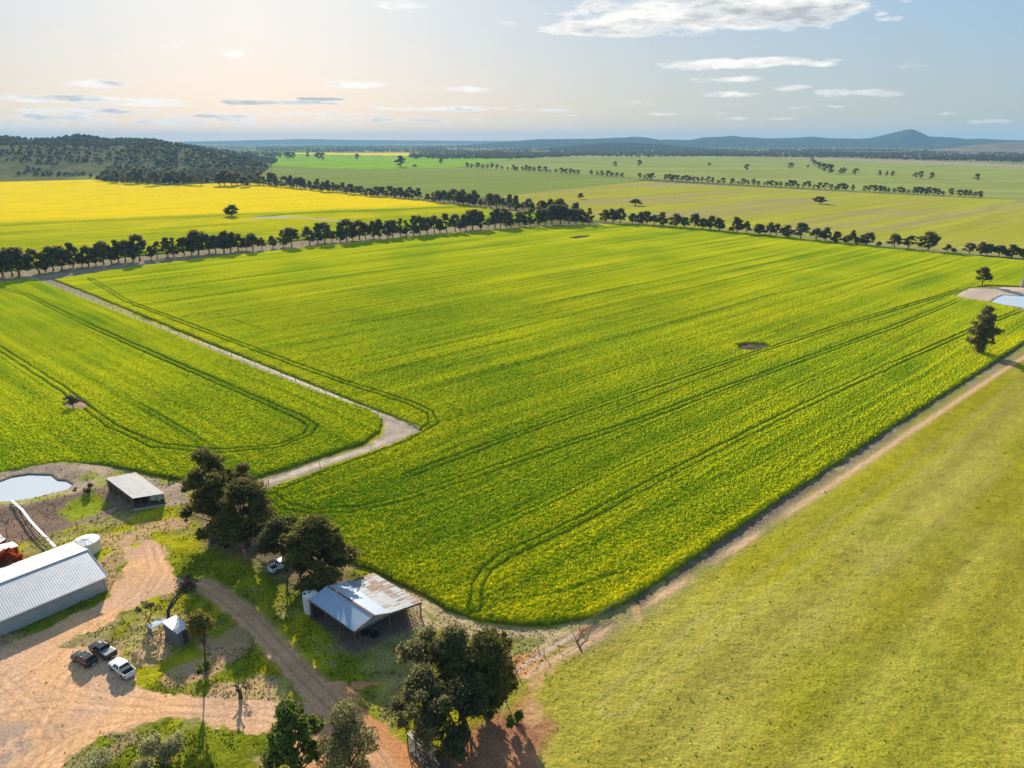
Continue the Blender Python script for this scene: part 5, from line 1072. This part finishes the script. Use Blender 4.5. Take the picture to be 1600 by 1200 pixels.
        for wx in (x1 - .92, x0 + .98 if kind != 'wagon' else x0 + .88):
            R_ = .39 if kind != 'wagon' else .35; c = (wx, s * (w - .09), R_)
            wh = MB().lathe([(.2, -.12), (R_ * .93, -.125), (R_, -.08), (R_, .08), (R_ * .93, .125), (.2, .12)], c, 26, 'y').build('wheel', M['rubber'], o, True)
            rm = MB(); rm.lathe([(.02, -.128 if s < 0 else .12), (R_ * .62, -.128 if s < 0 else .12), (R_ * .64, -.10 if s < 0 else .128), (.02, -.10 if s < 0 else .130)], c, 20, 'y'); rm.build('rim', M['rim'], wh)
            MB().lathe([(R_ + .0, s * .02), (R_ + .05, s * .02), (R_ + .05, s * .09), (R_, s * .09)], (c[0], s * (w - .085), R_ + .03), 26, 'y').build('wheel_arch', M['plastic'], o)
        dh = MB()
        for x in (.55, -.45): dh.box(x, x + .2, min(s * w, s * (w + .02)), max(s * w, s * (w + .02)), .92, .96)
        dh.build('door_handle', M['plastic'] if kind != 'tray' else M['white'], o)
    tag(o, label, cat); return o
vehicle('utility_truck', (192, 1049), [(207, 1058), (181, 1037)], 'tray', M['carwhite'], 'white dual-cab ute with an empty open tray', 'ute')
vehicle('utility_truck', (161, 1021), [(178, 1028), (147, 1010)], 'cover', M['carblack'], 'dark dual-cab ute with a silver tonneau cover over its tray', 'ute')
vehicle('station_wagon', (132, 1034), [(149, 1042), (116, 1025)], 'wagon', M['cargreen'], 'dark olive wagon with a roof rack, leftmost of three parked cars', 'car')
vehicle('utility_truck', (441, 886), [(430, 893), (452, 881)], 'tray', M['carwhite'], 'white ute parked in the shade under the tree clump', 'ute')

# unused prototypes away
for o in [o for o in list(C.objects) if o.type == 'EMPTY' and o.name in KIDS and o.name not in used_proto]:
    for ch in KIDS[o.name]: bpy.data.objects.remove(ch)
    bpy.data.objects.remove(o)
for o in C.objects:
    for k in ('h0', 'w0'):
        if k in o: del o[k]

# ------------------------------------------------------------ haze
hb = MB(); hb.box(-22000, 22000, -22000, 22000, -8, 275); hz = hb.build('haze', bpy.data.materials.new('haze')); hm = hz.data.materials[0]; hm.use_nodes = True; t = hm.node_tree; t.nodes.clear()
pv = t.nodes.new('ShaderNodeVolumePrincipled'); pv.inputs['Color'].default_value = (.33, .61, .90, 1); pv.inputs['Density'].default_value = 6.2e-5; pv.inputs['Anisotropy'].default_value = 0.0
ou = t.nodes.new('ShaderNodeOutputMaterial'); t.links.new(pv.outputs[0], ou.inputs['Volume']); tag(hz, 'thin blue haze over the plain', 'haze', kind='stuff')
ground.data  # the ground sheet reaches 60 km; the haze closes round it

# ------------------------------------------------------------ grass tufts round the farm and on the pasture
def tufts():
    rng = np.random.default_rng(17); n = 150000
    r = 62 + 190 * rng.random(n) ** 1.5; a = np.radians(rng.uniform(-50, 50, n)); X, Y = r * np.sin(a), r * np.cos(a)
    bad = (sdpoly(X, Y, MAIN) > -.3) | (sdpoly(X, Y, LEFT) > -.3) | (sdpoly(X, Y, POND1) > -.5) | (sdpoly(X, Y, OSH) > 0)
    bad |= (dline(X, Y, TRK1) < 2.3) | (dline(X, Y, TRK2) < 3) | (dline(X, Y, TRKR) < 4) | (sdpoly(X, Y, REDP) > -2) | (sdpoly(X, Y, TRKC) > -1) | (dline(X, Y, ROAD) < 2.6) | (((sdpoly(X, Y, PAD) > 0) | (sdpoly(X, Y, BANK) > 0) | (sdpoly(X, Y, UNDER) > 0)) & (rng.random(n) < .6))
    yd = (sdpoly(X, Y, YARD) > -.4) & (sdpoly(X, Y, ISL) < .4) & (sdpoly(X, Y, LOW) < .4) & (rng.random(n) < .985)
    A = at(169, 922); dx, dy = X - A[0], Y - A[1]; u = (-.653, -.757); bad |= (dx * u[0] + dy * u[1] > -.5) & (dx * -.757 + dy * .653 > 0) & (dx * -.757 + dy * .653 < 17.5)
    ok = ~(bad | yd) & (fbm(X / 3, Y / 3, 5, 3) > .40) & ((sdpoly(X, Y, PAST) < 0) | (rng.random(n) < .05)); X, Y = X[ok], Y[ok]; n = len(X)
    col = ground_col(X, Y) * (.75 + .6 * rng.random((n, 1))); z = ground_z(X, Y); k = 3
    s = (.05 + .075 * rng.random(n) ** 2)[:, None] * (1 + (np.hypot(X, Y) / 250)[:, None]); th = rng.uniform(0, np.pi, (n, k)); ln = rng.uniform(-.5, .5, (n, k, 2))
    P = np.stack([X, Y, z - .03], 1)[:, None, :]; d = np.stack([np.cos(th), np.sin(th), 0 * th], 2) * s[:, :, None]; up = np.stack([ln[..., 0], ln[..., 1], 0 * th + 1], 2) * s[:, :, None] * 1.1
    V = np.stack([P - d * .6, P + d * .6, P + d + up, P - d + up], 2).reshape(-1, 3); Fc = np.arange(len(V)).reshape(-1, 4)
    o = mesh_np('grass_tufts', V, Fc, M['leaf'], col=np.repeat(col, k, 0), coldom='FACE'); tag(o, 'short green and dry grass tufts over the paddock and yard edges', 'grass', kind='stuff')
tufts()
